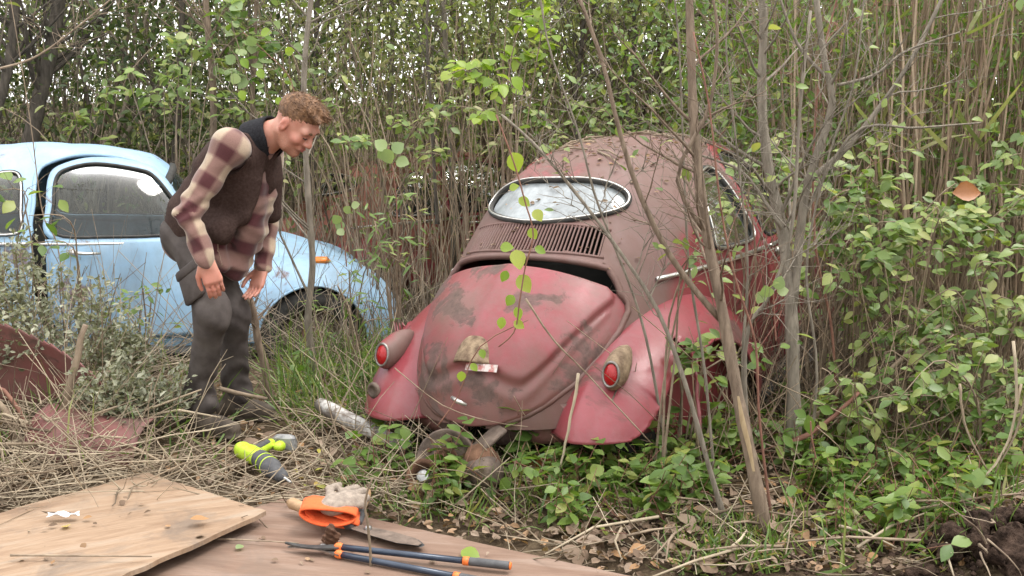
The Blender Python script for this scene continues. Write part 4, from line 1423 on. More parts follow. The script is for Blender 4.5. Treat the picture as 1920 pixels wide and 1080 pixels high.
def build_drill():
    root = empty('cordless_drill', gp(495, 872, 0.0))
    a, b, c = gp(452, 842, .07), gp(487, 860, .075), gp(528, 893, .07)
    tip = gp(546, 915, .055)
    hd = gp(532, 832, .05)
    lo, hi = np.array(a) - .2, np.array(a) + np.array([.35, .35, .2])
    lo, hi = np.minimum(np.array(a), np.array(tip)) - .14, np.maximum(np.array(a), np.array(hd)) + .12
    ax = (c - a).normalized()
    def body(f):
        f.cap(a, a + ax * .02, .030, .035, 0.0); f.cap(a + ax * .02, b, .035, .036, 0.005)
        f.cap(a.lerp(b, .6), a.lerp(b, .6) + (hd - b) * .75, .026, .022, 0.02)
        f.cap(hd - (hd - b) * .22, hd - (hd - b) * .16, .022, .024, 0.01)
    field_part('motor_housing', lo, hi, .0042, body, M_lime, root)
    def boot(f):
        f.cap(b + ax * .012, b.lerp(c, .55), .0385, .038, 0.0); f.cap(b.lerp(c, .5), c, .037, .026, 0.01)
        f.cap(c, c + ax * .014, .020, .016, 0.004)
    o = field_part('gear_case', lo, hi, .0042, boot, M_tool_grey, root)
    def grip(f):
        f.cap(a.lerp(b, .6) + (hd - b) * .12 + Vector((0, 0, .012)), a.lerp(b, .6) + (hd - b) * .6 + Vector((0, 0, .012)), .019, .017, 0.0)
    field_part('grip', lo, hi, .0042, grip, M_tool_grey, root)
    mb = MB()
    bm = Matrix(((hd - b).normalized(), (hd - b).normalized().cross(Vector((0, 0, 1))).normalized(), Vector((0, 0, 1)))).transposed()
    mb.box(hd + (hd - b).normalized() * .016 - root.location, (.05, .10, .072), bm, bev=.012)
    mb.build('battery', M_battery, root, False)
    mb = MB()
    for k in (0.25, 0.45):
        q = b.lerp(c, k)
        mb.lathe([(-.003, .0395), (-.003, .041), (.003, .041), (.003, .0395)], q - root.location, ax, 24)
    mb.build('trim_band', M_lime, root)
    mb = MB()
    t0 = c + ax * .01
    mb.lathe([(0, .012), (.012, .012), (.014, .006), (.075, .005), (.078, 0)], t0 - root.location, ax, 10)
    mb.build('driver_bit', M_steel, root)
    tag(root, 'lime green and grey cordless driver lying on dead leaves', 'power tool')
build_drill()

def build_loppers():
    z0 = .044
    piv = gp(612, 1030, z0)
    root = empty('loppers', piv)
    o = piv
    e1, e2 = gp(957, 1061, z0 + .012), gp(935, 1096, z0)
    s1, s2 = gp(640, 1026, z0 + .016), gp(640, 1040, z0 + .004)
    for s_, e in ((s1, e1), (s2, e2)):
        d = e - s_
        mb = MB(); mb.tube([s_ - o, s_ + d * .25 - o, s_ + d * .75 - o], .0105, 12); h = mb.build('handle_tube', M_navy, root)
        mb = MB(); mb.tube([s_ + d * .755 - o, s_ + d * .77 - o, s_ + d * .985 - o, s_ + d * .995 - o], [.0125, .0135, .0135, .012], 12); mb.build('grip', M_tool_grey, root)
        mb = MB(); mb.lathe([(-.012, .0115), (-.012, .0140), (.008, .0140), (.008, .0115)], s_ + d * .75 - o, d, 14); mb.build('collar', M_orange, root)
        mb = MB(); mb.lathe([(0, 0), (0, .0125), (.004, .011), (.004, 0)], s_ + d * .997 - o, d, 12); mb.build('end_cap', M_orange, root)
        mb = MB(); mb.box(s_ - d.normalized() * .008 - o, (.03, .024, .026), Matrix.Rotation(math.atan2(d.y, d.x), 3, 'Z'), bev=.006); mb.build('bracket', M_orange, root)
    def blade(p0, p1, w, z, mat, hook):
        mb = MB()
        d = (p1 - p0); L = d.length; d.normalize(); n = Vector((-d.y, d.x, 0))
        top, bot = [], []
        for k in range(13):
            t = k / 12
            c_ = p0 + d * L * t + n * (hook * math.sin(t * PI) * .02)
            ww = w * (1 - .75 * t ** 1.6)
            top.append(c_ + n * ww); bot.append(c_ - n * ww)
        vs_ = []
        for zz in (0.0, .005):
            vs_ += [p + Vector((0, 0, zz)) - o for p in top] + [p + Vector((0, 0, zz)) - o for p in bot]
        f = []
        for k in range(12):
            f += [(k, k + 1, 14 + k, 13 + k), (26 + k, 39 + k, 40 + k, 27 + k), (k, 26 + k, 27 + k, k + 1), (13 + k, 14 + k, 40 + k, 39 + k)]
        f += [(0, 13, 39, 26), (12, 38, 51, 25)]
        mb.add(vs_, f)
        return mb.build('blade', mat, root, False)
    blade(s1 + Vector((-.004, 0, 0)), gp(535, 1019, z0 + .012), .016, 0, M_darksteel, 1)
    blade(s2 + Vector((-.004, 0, 0)), gp(540, 1027, z0 + .004), .014, 0, M_steel, -1)
    mb = MB(); mb.lathe([(0, .011), (.014, .011), (.018, .007), (.018, 0)], gp(606, 1030, z0) - o, (0, 0, 1), 14); mb.build('pivot_bolt', M_steel, root)
    tag(root, 'long-handled loppers with dark blue tubes and orange collars on the plywood', 'loppers')
build_loppers()

def build_shears():
    z0 = .05
    root = empty('hedge_shears', gp(660, 980, .04))
    o = root.location
    def pos(px, py, z): return gp(px, py, z) - o
    mb = MB(); mb.tube([pos(541, 941, .075), pos(548, 944, .076), pos(585, 958, .072), pos(625, 973, .066), pos(648, 981, .062)], [.010, .021, .019, .0165, .014], 12); mb.build('wooden_handle', M_ash, root)
    mb = MB(); mb.tube([pos(690, 921, .075), pos(686, 926, .075), pos(680, 945, .070), pos(676, 962, .064)], [.012, .02, .018, .014], 12); mb.build('wooden_handle', M_ash, root)
    mb = MB(); mb.tube([pos(640, 978, .063), pos(652, 983, .061), pos(664, 988, .058)], [.018, .0185, .013], 12); mb.build('ferrule', M_tool_grey, root)
    mb = MB(); mb.tube([pos(677, 958, .065), pos(674, 968, .062), pos(672, 980, .058)], [.017, .0185, .013], 12); mb.build('ferrule', M_tool_grey, root)
    for dz, dy, m in ((0.0, 0, M_darksteel), (.006, 3, M_rust_grey)):
        P = [(662, 984), (700, 990), (745, 1000), (785, 1012), (797, 1022), (790, 1026), (750, 1021), (705, 1008), (665, 995)]
        mb = MB()
        n = len(P)
        vs_ = [pos(x - dy * 2, y - dy, .05 + dz) for x, y in P] + [pos(x - dy * 2, y - dy, .0545 + dz) for x, y in P]
        mb.add(vs_, [tuple(range(n - 1, -1, -1)), tuple(range(n, 2 * n))] + [(i, (i + 1) % n, n + (i + 1) % n, n + i) for i in range(n)])
        mb.build('blade', m, root, False)
    mb = MB(); mb.lathe([(0, .013), (.012, .013), (.016, .008), (.016, 0)], pos(690, 994, .056), (0, 0, 1), 14); mb.build('pivot_bolt', M_steel, root)
    tag(root, 'hedge shears with tan wooden handles and dark blades under the glove', 'shears')
build_shears()

def build_glove():
    root = empty('work_glove', gp(632, 955, .08))
    lo, hi = np.array(root.location) - .2, np.array(root.location) + .2
    lo[2], hi[2] = .03, .30
    def g(f):
        fl = (Vector((0, 0, 1)), 1.5)
        f.cap(gp(625, 948, .125), gp(652, 936, .130), .050, .046, 0.0, flat=fl)
        for (x0, y0, x1, y1, z) in ((640, 925, 668, 916, .12), (650, 932, 682, 922, .13), (655, 940, 686, 934, .125), (652, 948, 680, 945, .115)):
            f.cap(gp(x0, y0, z + .01), gp(x1, y1, z), .018, .016, 0.004)
        f.cap(gp(620, 935, .14), gp(618, 917, .155), .018, .014, 0.01); f.cap(gp(618, 917, .155), gp(636, 910, .15), .015, .012, 0.005)
        f.displace(lambda x, y, z: .0009 * np.sin(x * 150 + y * 90) * np.sin(z * 120))
    field_part('glove_body', lo, hi, .0045, g, M_glove, root)
    for k, (cx, cy, z, w, hgt) in enumerate(((618, 958, .105, .092, .026), (626, 963, .085, .086, .018))):
        mb = MB()
        G = []
        c = gp(cx, cy, z)
        for lvl in np.linspace(0, 1, 5):
            row = []
            for t in np.linspace(0, 2 * PI, 33):
                p = c + Vector((math.cos(t) * w, -.055 + lvl * .085 + .012 * math.cos(2 * t + k), math.sin(t) * hgt + .010 * math.cos(t * 1.0) * (1 - 2 * k) + .012 * lvl))
                p.z += -.018 * math.cos(t)
                row.append(p - root.location)
            G.append(row)
        mb.grid(G)
        q = mb.build('cuff', M_cuff, root)
        so = q.modifiers.new('thickness', 'SOLIDIFY'); so.thickness = .006
    tag(root, 'grey work glove with bright orange cuff lying on the shears', 'glove')
build_glove()

def build_scrap():
    # rusted brake drum standing on edge
    root = empty('brake_drum', gp(838, 905, 0.02)); o = root.location
    c = gp(838, 862, .10) ; ax = Vector((-.25, -.86, .42)).normalized()
    mb = MB(); mb.lathe([(-.05, .085), (-.05, .115), (.02, .12), (.025, .112), (.012, .100), (.006, .06), (.004, 0)], c - o, ax, 36); mb.build('drum', M_rust_grey, root)
    mb = MB(); mb.lathe([(.0, .048), (.03, .045), (.045, .030), (.06, .022), (.062, 0)], c - o, ax, 24); mb.build('hub', M_rust, root)
    for k in range(5):
        a1 = ax.orthogonal().normalized(); a2 = ax.cross(a1)
        q = c + (a1 * math.cos(k * 1.2566) + a2 * math.sin(k * 1.2566)) * .078
        mb = MB(); mb.lathe([(.004, .010), (.022, .010), (.022, 0)], q - o, ax, 6); mb.build('wheel_bolt', M_rust, root, False)
    tag(root, 'rusted round brake drum leaning on edge in front of the red wreck', 'car part')
    root = empty('gear_casing', gp(900, 905, 0.02)); o = root.location
    c = gp(905, 868, .11)
    M1 = Matrix.Rotation(R(25), 3, 'Z') @ Matrix.Rotation(R(-35), 3, 'Y')
    mb = MB(); mb.box(c - o, (.12, .13, .15), M1, bev=.03); mb.build('casing', M_rust, root)
    mb = MB(); mb.lathe([(-.07, .05), (-.07, .065), (.05, .06), (.07, .045), (.07, 0)], c - o + Vector((.0, -.05, -.02)), Vector((.6, -.6, .2)), 20); mb.build('bearing_tube', M_rust_grey, root)
    mb = MB(); mb.box(c - o + Vector((.02, .02, .085)), (.15, .09, .02), M1, bev=.006); mb.build('flange', M_rust_grey, root)
    tag(root, 'blocky brown gear casing beside the brake drum', 'car part')
    root = empty('bearing_ring', gp(800, 915, 0.0)); o = root.location
    c = gp(795, 895, .05); ax = Vector((-.3, -.7, .55)).normalized()
    mb = MB(); mb.lathe([(-.03, .045), (-.03, .068), (.02, .07), (.024, .064), (.02, .05), (-.03, .045)], c - o, ax, 28); mb.build('ring', M_rust, root)
    mb = MB(); mb.lathe([(-.02, .030), (.015, .028), (.018, .02), (.018, 0)], c - o, ax, 16); mb.build('shaft', M_steel, root)
    tag(root, 'small rusty bearing ring at the left foot of the brake drum', 'car part')
    # axle tube with orange rust under the wreck
    mb = MB(); p0, p1 = gp(960, 878, .05), gp(1180, 845, .09)
    mb.tube([p0, p0.lerp(p1, .3), p0.lerp(p1, .32), p0.lerp(p1, .5), p0.lerp(p1, .52), p1], [.035, .035, .055, .055, .035, .032], 14)
    tag(mb.build('axle_tube', simple('orange rust', (0.16, 0.06, 0.025), (0.42, 0.14, 0.04), 0.9, 9, bump=.5)), 'orange rusted axle tube lying under the rear of the red wreck', 'car part')
    # pale pipe
    mb = MB()
    P = [gp(600, 758, .10), gp(614, 766, .095), gp(680, 800, .075), gp(762, 838, .05)]
    mb.tube(P, [.030, .036, .034, .031], 16)
    tag(mb.build('exhaust_pipe', simple('pale flaking metal', (0.20, 0.17, 0.15), (0.52, 0.50, 0.48), 0.7, 16, 0.1, bump=.5, lo=.42, hi=.56)), 'pale flaking exhaust pipe lying left of the red wreck', 'pipe')
    # red scrap wing in the straw at the left
    f = fender(0.90, 0.86, 0.86, 0.40, 0.76, False)
    vs_ = np.array(f.v); c = vs_.mean(0)
    mb = MB(); mb.v = [tuple(v - c) for v in vs_]; mb.f = f.f
    o = mb.build('scrap_fender', M_scrap)
    o.modifiers.new('thickness', 'SOLIDIFY').thickness = .006
    o.location = gp(60, 790, .13); o.rotation_euler = (R(62), R(18), R(118))
    tag(o, 'dull red torn-off fender lying in the straw at the left edge', 'fender')
    f2 = MB()
    G = [[Vector((u * .5, v * .26 - .05 * math.sin(u * 3), .05 * math.sin(v * PI) + .03 * math.sin(u * 5))) for u in np.linspace(0, 1, 14)] for v in np.linspace(0, 1, 10)]
    f2.grid(G)
    o = f2.build('bent_metal_sheet', M_scrap); o.modifiers.new('thickness', 'SOLIDIFY').thickness = .005
    o.location = gp(40, 850, .05); o.rotation_euler = (R(38), 0, R(-14))
    tag(o, 'small bent red panel in front of the torn-off fender', 'panel')
    # lump of bark on the plywood
    def lump(f):
        p = gp(622, 1000, .06)
        f.cap(gp(622, 1014, .045), gp(620, 992, .10), .022, .016, 0.0); f.cap(gp(614, 1010, .05), gp(632, 1006, .07), .018, .012, .01)
        f.displace(lambda x, y, z: .005 * np.sin(x * 190 + z * 120) * np.sin(y * 160 + z * 210))
    b = field_part('bark_lump', np.array(gp(622, 1005, .06)) - .12, np.array(gp(622, 1005, .06)) + .12, .004, lump, M_rust, None)
    tag(b, 'reddish lump of rotten bark beside the lopper blades', 'bark')
build_scrap()

# ================================================================== VEGETATION
M_bark_grey = simple('grey green bark', (0.135, 0.115, 0.09), (0.26, 0.225, 0.18), 0.9, 18, bump=0.6, bdist=0.006, stretch=(3, 3, 0.6))
M_bark_brown = simple('brown bark', (0.12, 0.085, 0.06), (0.24, 0.18, 0.13), 0.9, 18, bump=0.6, bdist=0.006, stretch=(3, 3, 0.6))
M_bark_dark = simple('dark bark', (0.05, 0.042, 0.034), (0.12, 0.10, 0.08), 0.95, 14, bump=0.6, bdist=0.008, stretch=(3, 3, 0.6))
M_twig = simple('dry twig', (0.16, 0.115, 0.08), (0.32, 0.25, 0.18), 0.9, 12)
M_redtwig = simple('reddish cane', (0.16, 0.07, 0.05), (0.26, 0.13, 0.09), 0.8, 12)
def straw_mat(name, stops):
    m, nd, ln, bs, out = new_mat(name)
    a = nd.new('ShaderNodeAttribute'); a.attribute_name = 'rnd'
    oi = nd.new('ShaderNodeObjectInfo')
    f = N_math(nd, ln, 'FRACT', N_math(nd, ln, 'ADD', a.outputs['Fac'], oi.outputs['Random']))
    col = N_ramp(nd, ln, f, stops)
    n = N_noise(nd, ln, N_coord(nd), 9, 4)
    col = N_mix(nd, ln, 0.7, col, N_ramp(nd, ln, n, [(0.3, 0.5), (0.7, 1.25)]), 'MULTIPLY')
    ln.new(col, bs.inputs['Base Color'])
    bs.inputs['Roughness'].default_value = 0.75
    bs.inputs['Specular IOR Level'].default_value = 0.25
    return m
M_reed = straw_mat('dry reed stalk', [(0.0, (0.17, 0.118, 0.08)), (0.4, (0.30, 0.22, 0.15)), (0.75, (0.43, 0.335, 0.24)), (1.0, (0.24, 0.18, 0.125))])
M_straw = straw_mat('pale straw', [(0.0, (0.13, 0.095, 0.065)), (0.35, (0.30, 0.235, 0.165)), (0.8, (0.46, 0.385, 0.28)), (1.0, (0.22, 0.17, 0.12))])
M_stem = straw_mat('thicket stem', [(0.0, (0.10, 0.08, 0.06)), (0.5, (0.23, 0.185, 0.14)), (0.85, (0.38, 0.32, 0.25)), (1.0, (0.15, 0.12, 0.09))])
G1 = [(0.0, (0.055, 0.095, 0.022)), (0.4, (0.10, 0.165, 0.035)), (0.75, (0.16, 0.23, 0.05)), (0.93, (0.26, 0.27, 0.07)), (1.0, (0.10, 0.15, 0.04))]
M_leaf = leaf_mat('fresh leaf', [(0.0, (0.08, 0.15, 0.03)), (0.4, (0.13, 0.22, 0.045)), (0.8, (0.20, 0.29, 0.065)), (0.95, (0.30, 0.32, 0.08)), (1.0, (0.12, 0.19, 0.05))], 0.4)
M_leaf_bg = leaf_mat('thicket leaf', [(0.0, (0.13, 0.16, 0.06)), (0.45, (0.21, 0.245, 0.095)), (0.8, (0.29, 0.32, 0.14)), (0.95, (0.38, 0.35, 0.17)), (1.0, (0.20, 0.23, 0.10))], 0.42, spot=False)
M_leaf_dark = leaf_mat('shade-toned leaf', [(0.0, (0.04, 0.065, 0.022)), (0.5, (0.08, 0.12, 0.04)), (0.9, (0.13, 0.17, 0.06)), (1.0, (0.06, 0.09, 0.03))], 0.35, spot=False)  # shade of the dense wood at the upper left put into a darker green
M_leaf_bush = leaf_mat('honeysuckle leaf', [(0.0, (0.11, 0.18, 0.05)), (0.4, (0.18, 0.26, 0.07)), (0.75, (0.26, 0.33, 0.10)), (0.92, (0.38, 0.40, 0.14)), (1.0, (0.15, 0.22, 0.06))], 0.35)
M_leaf_vine = leaf_mat('lime vine leaf', [(0.0, (0.20, 0.32, 0.04)), (0.5, (0.30, 0.42, 0.06)), (1.0, (0.40, 0.46, 0.09))], 0.5)
M_leaf_mug = leaf_mat('grey green wormwood leaf', [(0.0, (0.13, 0.14, 0.09)), (0.5, (0.24, 0.25, 0.17)), (1.0, (0.36, 0.36, 0.27))], 0.25, spot=False)
M_leaf_dead = leaf_mat('dead leaf', [(0.0, (0.10, 0.06, 0.035)), (0.35, (0.20, 0.135, 0.09)), (0.7, (0.32, 0.24, 0.18)), (0.92, (0.36, 0.20, 0.09)), (1.0, (0.16, 0.10, 0.06))], 0.15, 0.8)
M_leaf_yellow = leaf_mat('yellow fallen leaf', [(0.0, (0.50, 0.42, 0.07)), (0.5, (0.40, 0.40, 0.10)), (1.0, (0.56, 0.34, 0.10))], 0.25, 0.6)
M_grass = leaf_mat('grass blade', [(0.0, (0.07, 0.13, 0.03)), (0.5, (0.13, 0.21, 0.045)), (0.85, (0.20, 0.27, 0.07)), (1.0, (0.34, 0.30, 0.13))], 0.35, spot=False)

nrng = np.random.default_rng(11)
LEAF_T = dict(
    low=(np.array([(0, 0, 0), (.32, -.40, .07), (.70, -.34, .05), (1, 0, -.10), (.70, .34, .05), (.32, .40, .07)], np.float32),
         np.array([(0, 1, 2, 3), (0, 3, 4, 5)])),
    narrow=(np.array([(0, 0, 0), (.35, -.5, .05), (1, 0, -.18), (.35, .5, .05)], np.float32), np.array([(0, 1, 2, 3)])),
    blade=(np.array([(0, -.5, 0), (0, .5, 0), (.35, -.48, .10), (.35, .48, .10), (.7, -.36, .12), (.7, .36, .12), (1, -.04, 0), (1, .04, 0)], np.float32),
           np.array([(0, 2, 3, 1), (2, 4, 5, 3), (4, 6, 7, 5)])))
def unit(v): return v / np.maximum(np.linalg.norm(v, axis=-1, keepdims=True), 1e-9)
def leaves_mesh(name, pos, dirs, nrm, L, W, kind='low'):
    T, TF = LEAF_T[kind]
    pos = np.asarray(pos, np.float32); n = len(pos)
    d = unit(np.asarray(dirs, np.float32)); nn = np.asarray(nrm, np.float32)
    s_ = unit(np.cross(nn, d)); u = np.cross(d, s_)
    L = np.broadcast_to(L, n).astype(np.float32); W = np.broadcast_to(W, n).astype(np.float32)
    V = (pos[:, None] + d[:, None] * (T[None, :, 0:1] * L[:, None, None]) + s_[:, None] * (T[None, :, 1:2] * W[:, None, None]) + u[:, None] * (T[None, :, 2:3] * L[:, None, None]))
    k = len(T)
    Fq = (TF[None] + (np.arange(n) * k)[:, None, None]).reshape(-1, TF.shape[1])
    r = np.repeat(nrng.random(n), len(TF))
    return np_mesh(name, V.reshape(-1, 3), Fq, False, {'rnd': r})
def rand_dirs(n, up=0.0, spread=1.0):
    v = nrng.normal(size=(n, 3)) * spread
    v[:, 2] += up
    return unit(v)
def leaf_up(n, tilt=0.8):
    v = nrng.normal(size=(n, 3)) * tilt
    v[:, 2] = np.abs(v[:, 2]) + 0.6
    v[:, 1] -= 0.4
    return unit(v)
def stalks_mesh(name, base, top, bend, r0, r1, seg=5, sides=3):
    """many thin stalks at once"""
    base, top = np.asarray(base, np.float32), np.asarray(top, np.float32)
    n = len(base)
    t = np.linspace(0, 1, seg + 1, dtype=np.float32)
    P = base[:, None] + (top - base)[:, None] * t[None, :, None] + np.asarray(bend, np.float32)[:, None] * (t * t)[None, :, None]
    wob = nrng.normal(size=(n, seg + 1, 3)).astype(np.float32) * 0.012
    wob[:, 0] = 0
    P = P + wob * np.linalg.norm(top - base, axis=1)[:, None, None] * 0.6
    d = unit(top - base)
    a = unit(np.cross(d, np.array([0.3, 0.9, 0.2], np.float32))); b = np.cross(d, a)
    rr = (np.broadcast_to(r0, n)[:, None] * (1 - t) + np.broadcast_to(r1, n)[:, None] * t).astype(np.float32)
    th = 2 * np.pi * np.arange(sides) / sides
    ring = a[:, None, None] * np.cos(th)[None, None, :, None] + b[:, None, None] * np.sin(th)[None, None, :, None]
    V = P[:, :, None] + ring * rr[:, :, None, None]
    F1 = np.array([(i * sides + k, i * sides + (k + 1) % sides, (i + 1) * sides + (k + 1) % sides, (i + 1) * sides + k) for i in range(seg) for k in range(sides)])
    Fq = (F1[None] + (np.arange(n) * (seg + 1) * sides)[:, None, None]).reshape(-1, 4)
    return np_mesh(name, V.reshape(-1, 3), Fq, True, {'rnd': np.repeat(nrng.random(n), len(F1))})
def gzv(x, y): return np.array([gz(a, b) for a, b in zip(x, y)])

# ---- background thicket: uncountable stems and leaves far behind
def bg_thicket():
    n = 1700
    y = nrng.uniform(8.8, 17, n) ; x = nrng.uniform(-1, 1, n) * (0.50 * y + 1.2)
    b = np.stack([x, y, gzv(x, y) - .05], 1)
    h = nrng.uniform(1.2, 5.5, n)
    lean = nrng.normal(size=(n, 2)) * 0.26
    t = b + np.stack([lean[:, 0] * h, lean[:, 1] * h, h], 1)
    bend = np.stack([nrng.normal(size=n) * .7, nrng.normal(size=n) * .3, -np.abs(nrng.normal(size=n)) * .15], 1)
    r = nrng.uniform(.003, .010, n)
    r[:160] = nrng.uniform(.014, .034, 160)
    o = link('thicket_stems', stalks_mesh('thicket_stems', b, t, bend, r, r * .35, 6, 4), None, M_stem)
    tag(o, 'tangle of thin bare stems filling the wood behind the cars', 'undergrowth', kind='stuff')
    # slanting dead twigs
    n = 4200
    y = nrng.uniform(8.2, 15, n); x = nrng.uniform(-1, 1, n) * (0.50 * y + 1); z = nrng.uniform(0, 4.2, n)
    b = np.stack([x, y, z], 1)
    L = nrng.uniform(.3, 1.3, n)
    d = rand_dirs(n, 0.7)
    o = link('thicket_twigs', stalks_mesh('thicket_twigs', b, b + d * L[:, None], nrng.normal(size=(n, 3)) * .12, nrng.uniform(.002, .006, n), .0012, 4, 3), None, M_stem)
    tag(o, 'criss-crossing dead twigs behind the cars', 'undergrowth', kind='stuff')
    # leaves in clumps
    def clumps(nc, per, xr, yr, zr, size, mat, name, label, spread=.28, kind='low', wf=.62):
        cy = nrng.uniform(*yr, nc)
        cx = nrng.uniform(xr[0], xr[1], nc) * (0.5 * cy + 1)
        cz = nrng.uniform(*zr, nc)
        P = np.repeat(np.stack([cx, cy, cz], 1), per, 0)
        n = len(P)
        P = P + nrng.normal(size=(n, 3)) * np.array([spread * 1.25, spread, spread])
        L = nrng.uniform(.6, 1.25, n) * size
        o = link(name, leaves_mesh(name, P, rand_dirs(n, -.25), leaf_up(n), L, L * wf, kind), None, mat)
        tag(o, label, 'undergrowth', kind='stuff')
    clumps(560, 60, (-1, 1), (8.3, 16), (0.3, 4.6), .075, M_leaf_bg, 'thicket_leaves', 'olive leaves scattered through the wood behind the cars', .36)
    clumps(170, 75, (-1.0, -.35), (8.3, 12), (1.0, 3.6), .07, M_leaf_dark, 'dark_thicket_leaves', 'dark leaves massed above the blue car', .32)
    clumps(300, 80, (-.35, .60), (7.9, 10.5), (.8, 2.9), .055, M_leaf_bg, 'pale_thicket_leaves', 'pale leaves massed above the red wreck', .30)
    clumps(190, 60, (.22, .85), (5.9, 8.0), (.9, 2.5), .055, M_leaf, 'bright_thicket_leaves', 'bright leaves among the reeds at the right', .30)
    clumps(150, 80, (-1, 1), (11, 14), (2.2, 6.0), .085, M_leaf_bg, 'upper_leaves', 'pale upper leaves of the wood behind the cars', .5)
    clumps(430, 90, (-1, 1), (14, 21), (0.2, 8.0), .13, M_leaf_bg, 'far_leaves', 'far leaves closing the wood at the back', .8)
bg_thicket()

# ---- reeds
def reeds():
    def scatter(n, xr, yr, hr, name, label, r=(.003, .0062)):
        x = nrng.uniform(*xr, n); y = nrng.uniform(*yr, n)
        b = np.stack([x, y, gzv(x, y) - .03], 1)
        h = nrng.uniform(*hr, n)
        ln_ = nrng.normal(size=(n, 2)) * .11
        t = b + np.stack([ln_[:, 0] * h, ln_[:, 1] * h, h], 1)
        rr = nrng.uniform(*r, n)
        o = link(name, stalks_mesh(name, b, t, nrng.normal(size=(n, 3)) * np.array([.26, .15, .05]), rr, rr * .5, 5, 4), None, M_reed)
        tag(o, label, 'reeds', kind='stuff')
    scatter(1250, (1.55, 5.2), (5.9, 8.6), (1.6, 4.2), 'reed_bed', 'dense brown reed stalks standing at the right behind the saplings')
    scatter(200, (-1.6, 0.1), (7.6, 8.6), (.9, 2.2), 'reed_patch', 'brown stalks between the blue car and the red wreck')
    scatter(120, (0.2, 2.4), (8.4, 9.6), (1.2, 2.6), 'far_reed_patch', 'brown stalks behind the roof of the red wreck')
    # long reed blades
    n = 900
    x = nrng.uniform(1.6, 4.8, n); y = nrng.uniform(5.8, 8.2, n)
    P = np.stack([x, y, nrng.uniform(.6, 3.4, n)], 1)
    d = rand_dirs(n, 1.1); L = nrng.uniform(.25, .6, n)
    o = link('reed_blades', leaves_mesh('reed_blades', P, d, rand_dirs(n), L, nrng.uniform(.012, .028, n), 'blade'), None, M_leaf_bg)
    tag(o, 'long narrow green blades on the reeds at the right', 'reeds', kind='stuff')
    # single reeds along the front of the bed
    rng = random.Random(8)
    temps = []
    for k in range(6):
        h = rng.uniform(2.2, 3.6)
        mb = MB(); pts = [Vector((0, 0, -.03))]
        for i in range(1, 9):
            pts.append(Vector((pts[-1].x + rng.uniform(-.035, .035), pts[-1].y + rng.uniform(-.02, .02), h * i / 8)))
        mb.tube(pts, [.0075 - .005 * i / 8 for i in range(9)], 6)
        me1 = mb.mesh('stalk'); me1.materials.append(M_reed)
        bl = []
        for z in [rng.uniform(.5, h * .95) for _ in range(rng.randint(2, 3))]:
            p = pts[min(8, int(z / h * 8))]
            me2 = leaves_mesh('blade', [tuple(p)], rand_dirs(1, 1.0), rand_dirs(1), rng.uniform(.25, .5), .02, 'blade'); me2.materials.append(M_leaf_bg)
            bl.append(me2)
        temps.append((me1, bl))
    for k in range(110):
        x = rng.uniform(1.5, 4.6); y = rng.uniform(5.4, 6.2) if x > 1.9 else rng.uniform(5.9, 6.6)
        root = empty('reed', (x, y, gz(x, y)), (rng.uniform(-.1, .1), rng.uniform(-.12, .12), rng.uniform(0, 6.28)))
        me1, bl = temps[k % 6]
        link('stalk', me1, root)
        for me2 in bl: link('blade', me2, root)
        tag(root, 'single tall reed along the front of the brown reed bed', 'reed', 'reeds along the front of the bed')
reeds()

# ---- the wood goes on behind the viewpoint: it shows in the car glass and shades the low sky
def woods_behind():
    n = 700
    a = nrng.uniform(.62 * PI + .55, 2.38 * PI - .55, n); d = nrng.uniform(4.0, 9.0, n)
    x, y = np.cos(a) * d * 1.35, 1.5 + np.sin(a) * d
    b = np.stack([x, y, np.zeros(n) - .05], 1); h = nrng.uniform(2.5, 8.0, n)
    t = b + np.stack([nrng.normal(size=n) * .5, nrng.normal(size=n) * .5, h], 1)
    r = nrng.uniform(.008, .05, n)
    tag(link('surrounding_stems', stalks_mesh('surrounding_stems', b, t, nrng.normal(size=(n, 3)) * .2, r, r * .4, 5, 4), None, M_stem), 'stems of the wood around the viewpoint', 'undergrowth', kind='stuff')
    nc, per = 330, 60
    a = nrng.uniform(.62 * PI + .55, 2.38 * PI - .55, nc); d = nrng.uniform(5.0, 9.0, nc)
    P = np.repeat(np.stack([np.cos(a) * d * 1.35, 1.5 + np.sin(a) * d, nrng.uniform(.3, 6.5, nc)], 1), per, 0)
    n = len(P); P = P + nrng.normal(size=(n, 3)) * .45
    L = nrng.uniform(.07, .15, n)
    tag(link('surrounding_leaves', leaves_mesh('surrounding_leaves', P, rand_dirs(n), leaf_up(n), L, L * .65), None, M_leaf_bg), 'leaves of the wood around the viewpoint', 'undergrowth', kind='stuff')
woods_behind()

# ---- trees
def wiggle(rng, p, d, L, n, curve=.25, up=.12):
    pts = [Vector(p)]
    d = Vector(d).normalized()
    for i in range(n):
        d = (d + Vector((rng.gauss(0, curve), rng.gauss(0, curve), rng.gauss(0, curve) + up)) * .35).normalized()
        pts.append(pts[-1] + d * (L / n))
    return pts
def along(pts, t):
    f = t * (len(pts) - 1); i = min(int(f), len(pts) - 2)
    return pts[i].lerp(pts[i + 1], f - i), (pts[i + 1] - pts[i]).normalized()
def resample(pts, n):
    pts = [Vector(p) for p in pts]
    out = []
    m = len(pts)
    for k in range(n):
        f = k / (n - 1) * (m - 1); i = min(int(f), m - 2); t = f - i
        p0, p1, p2, p3 = pts[max(i - 1, 0)], pts[i], pts[i + 1], pts[min(i + 2, m - 1)]
        out.append(0.5 * ((2 * p1) + (p2 - p0) * t + (2 * p0 - 5 * p1 + 4 * p2 - p3) * t * t + (3 * p1 - p0 - 3 * p2 + p3) * t ** 3))
    return out
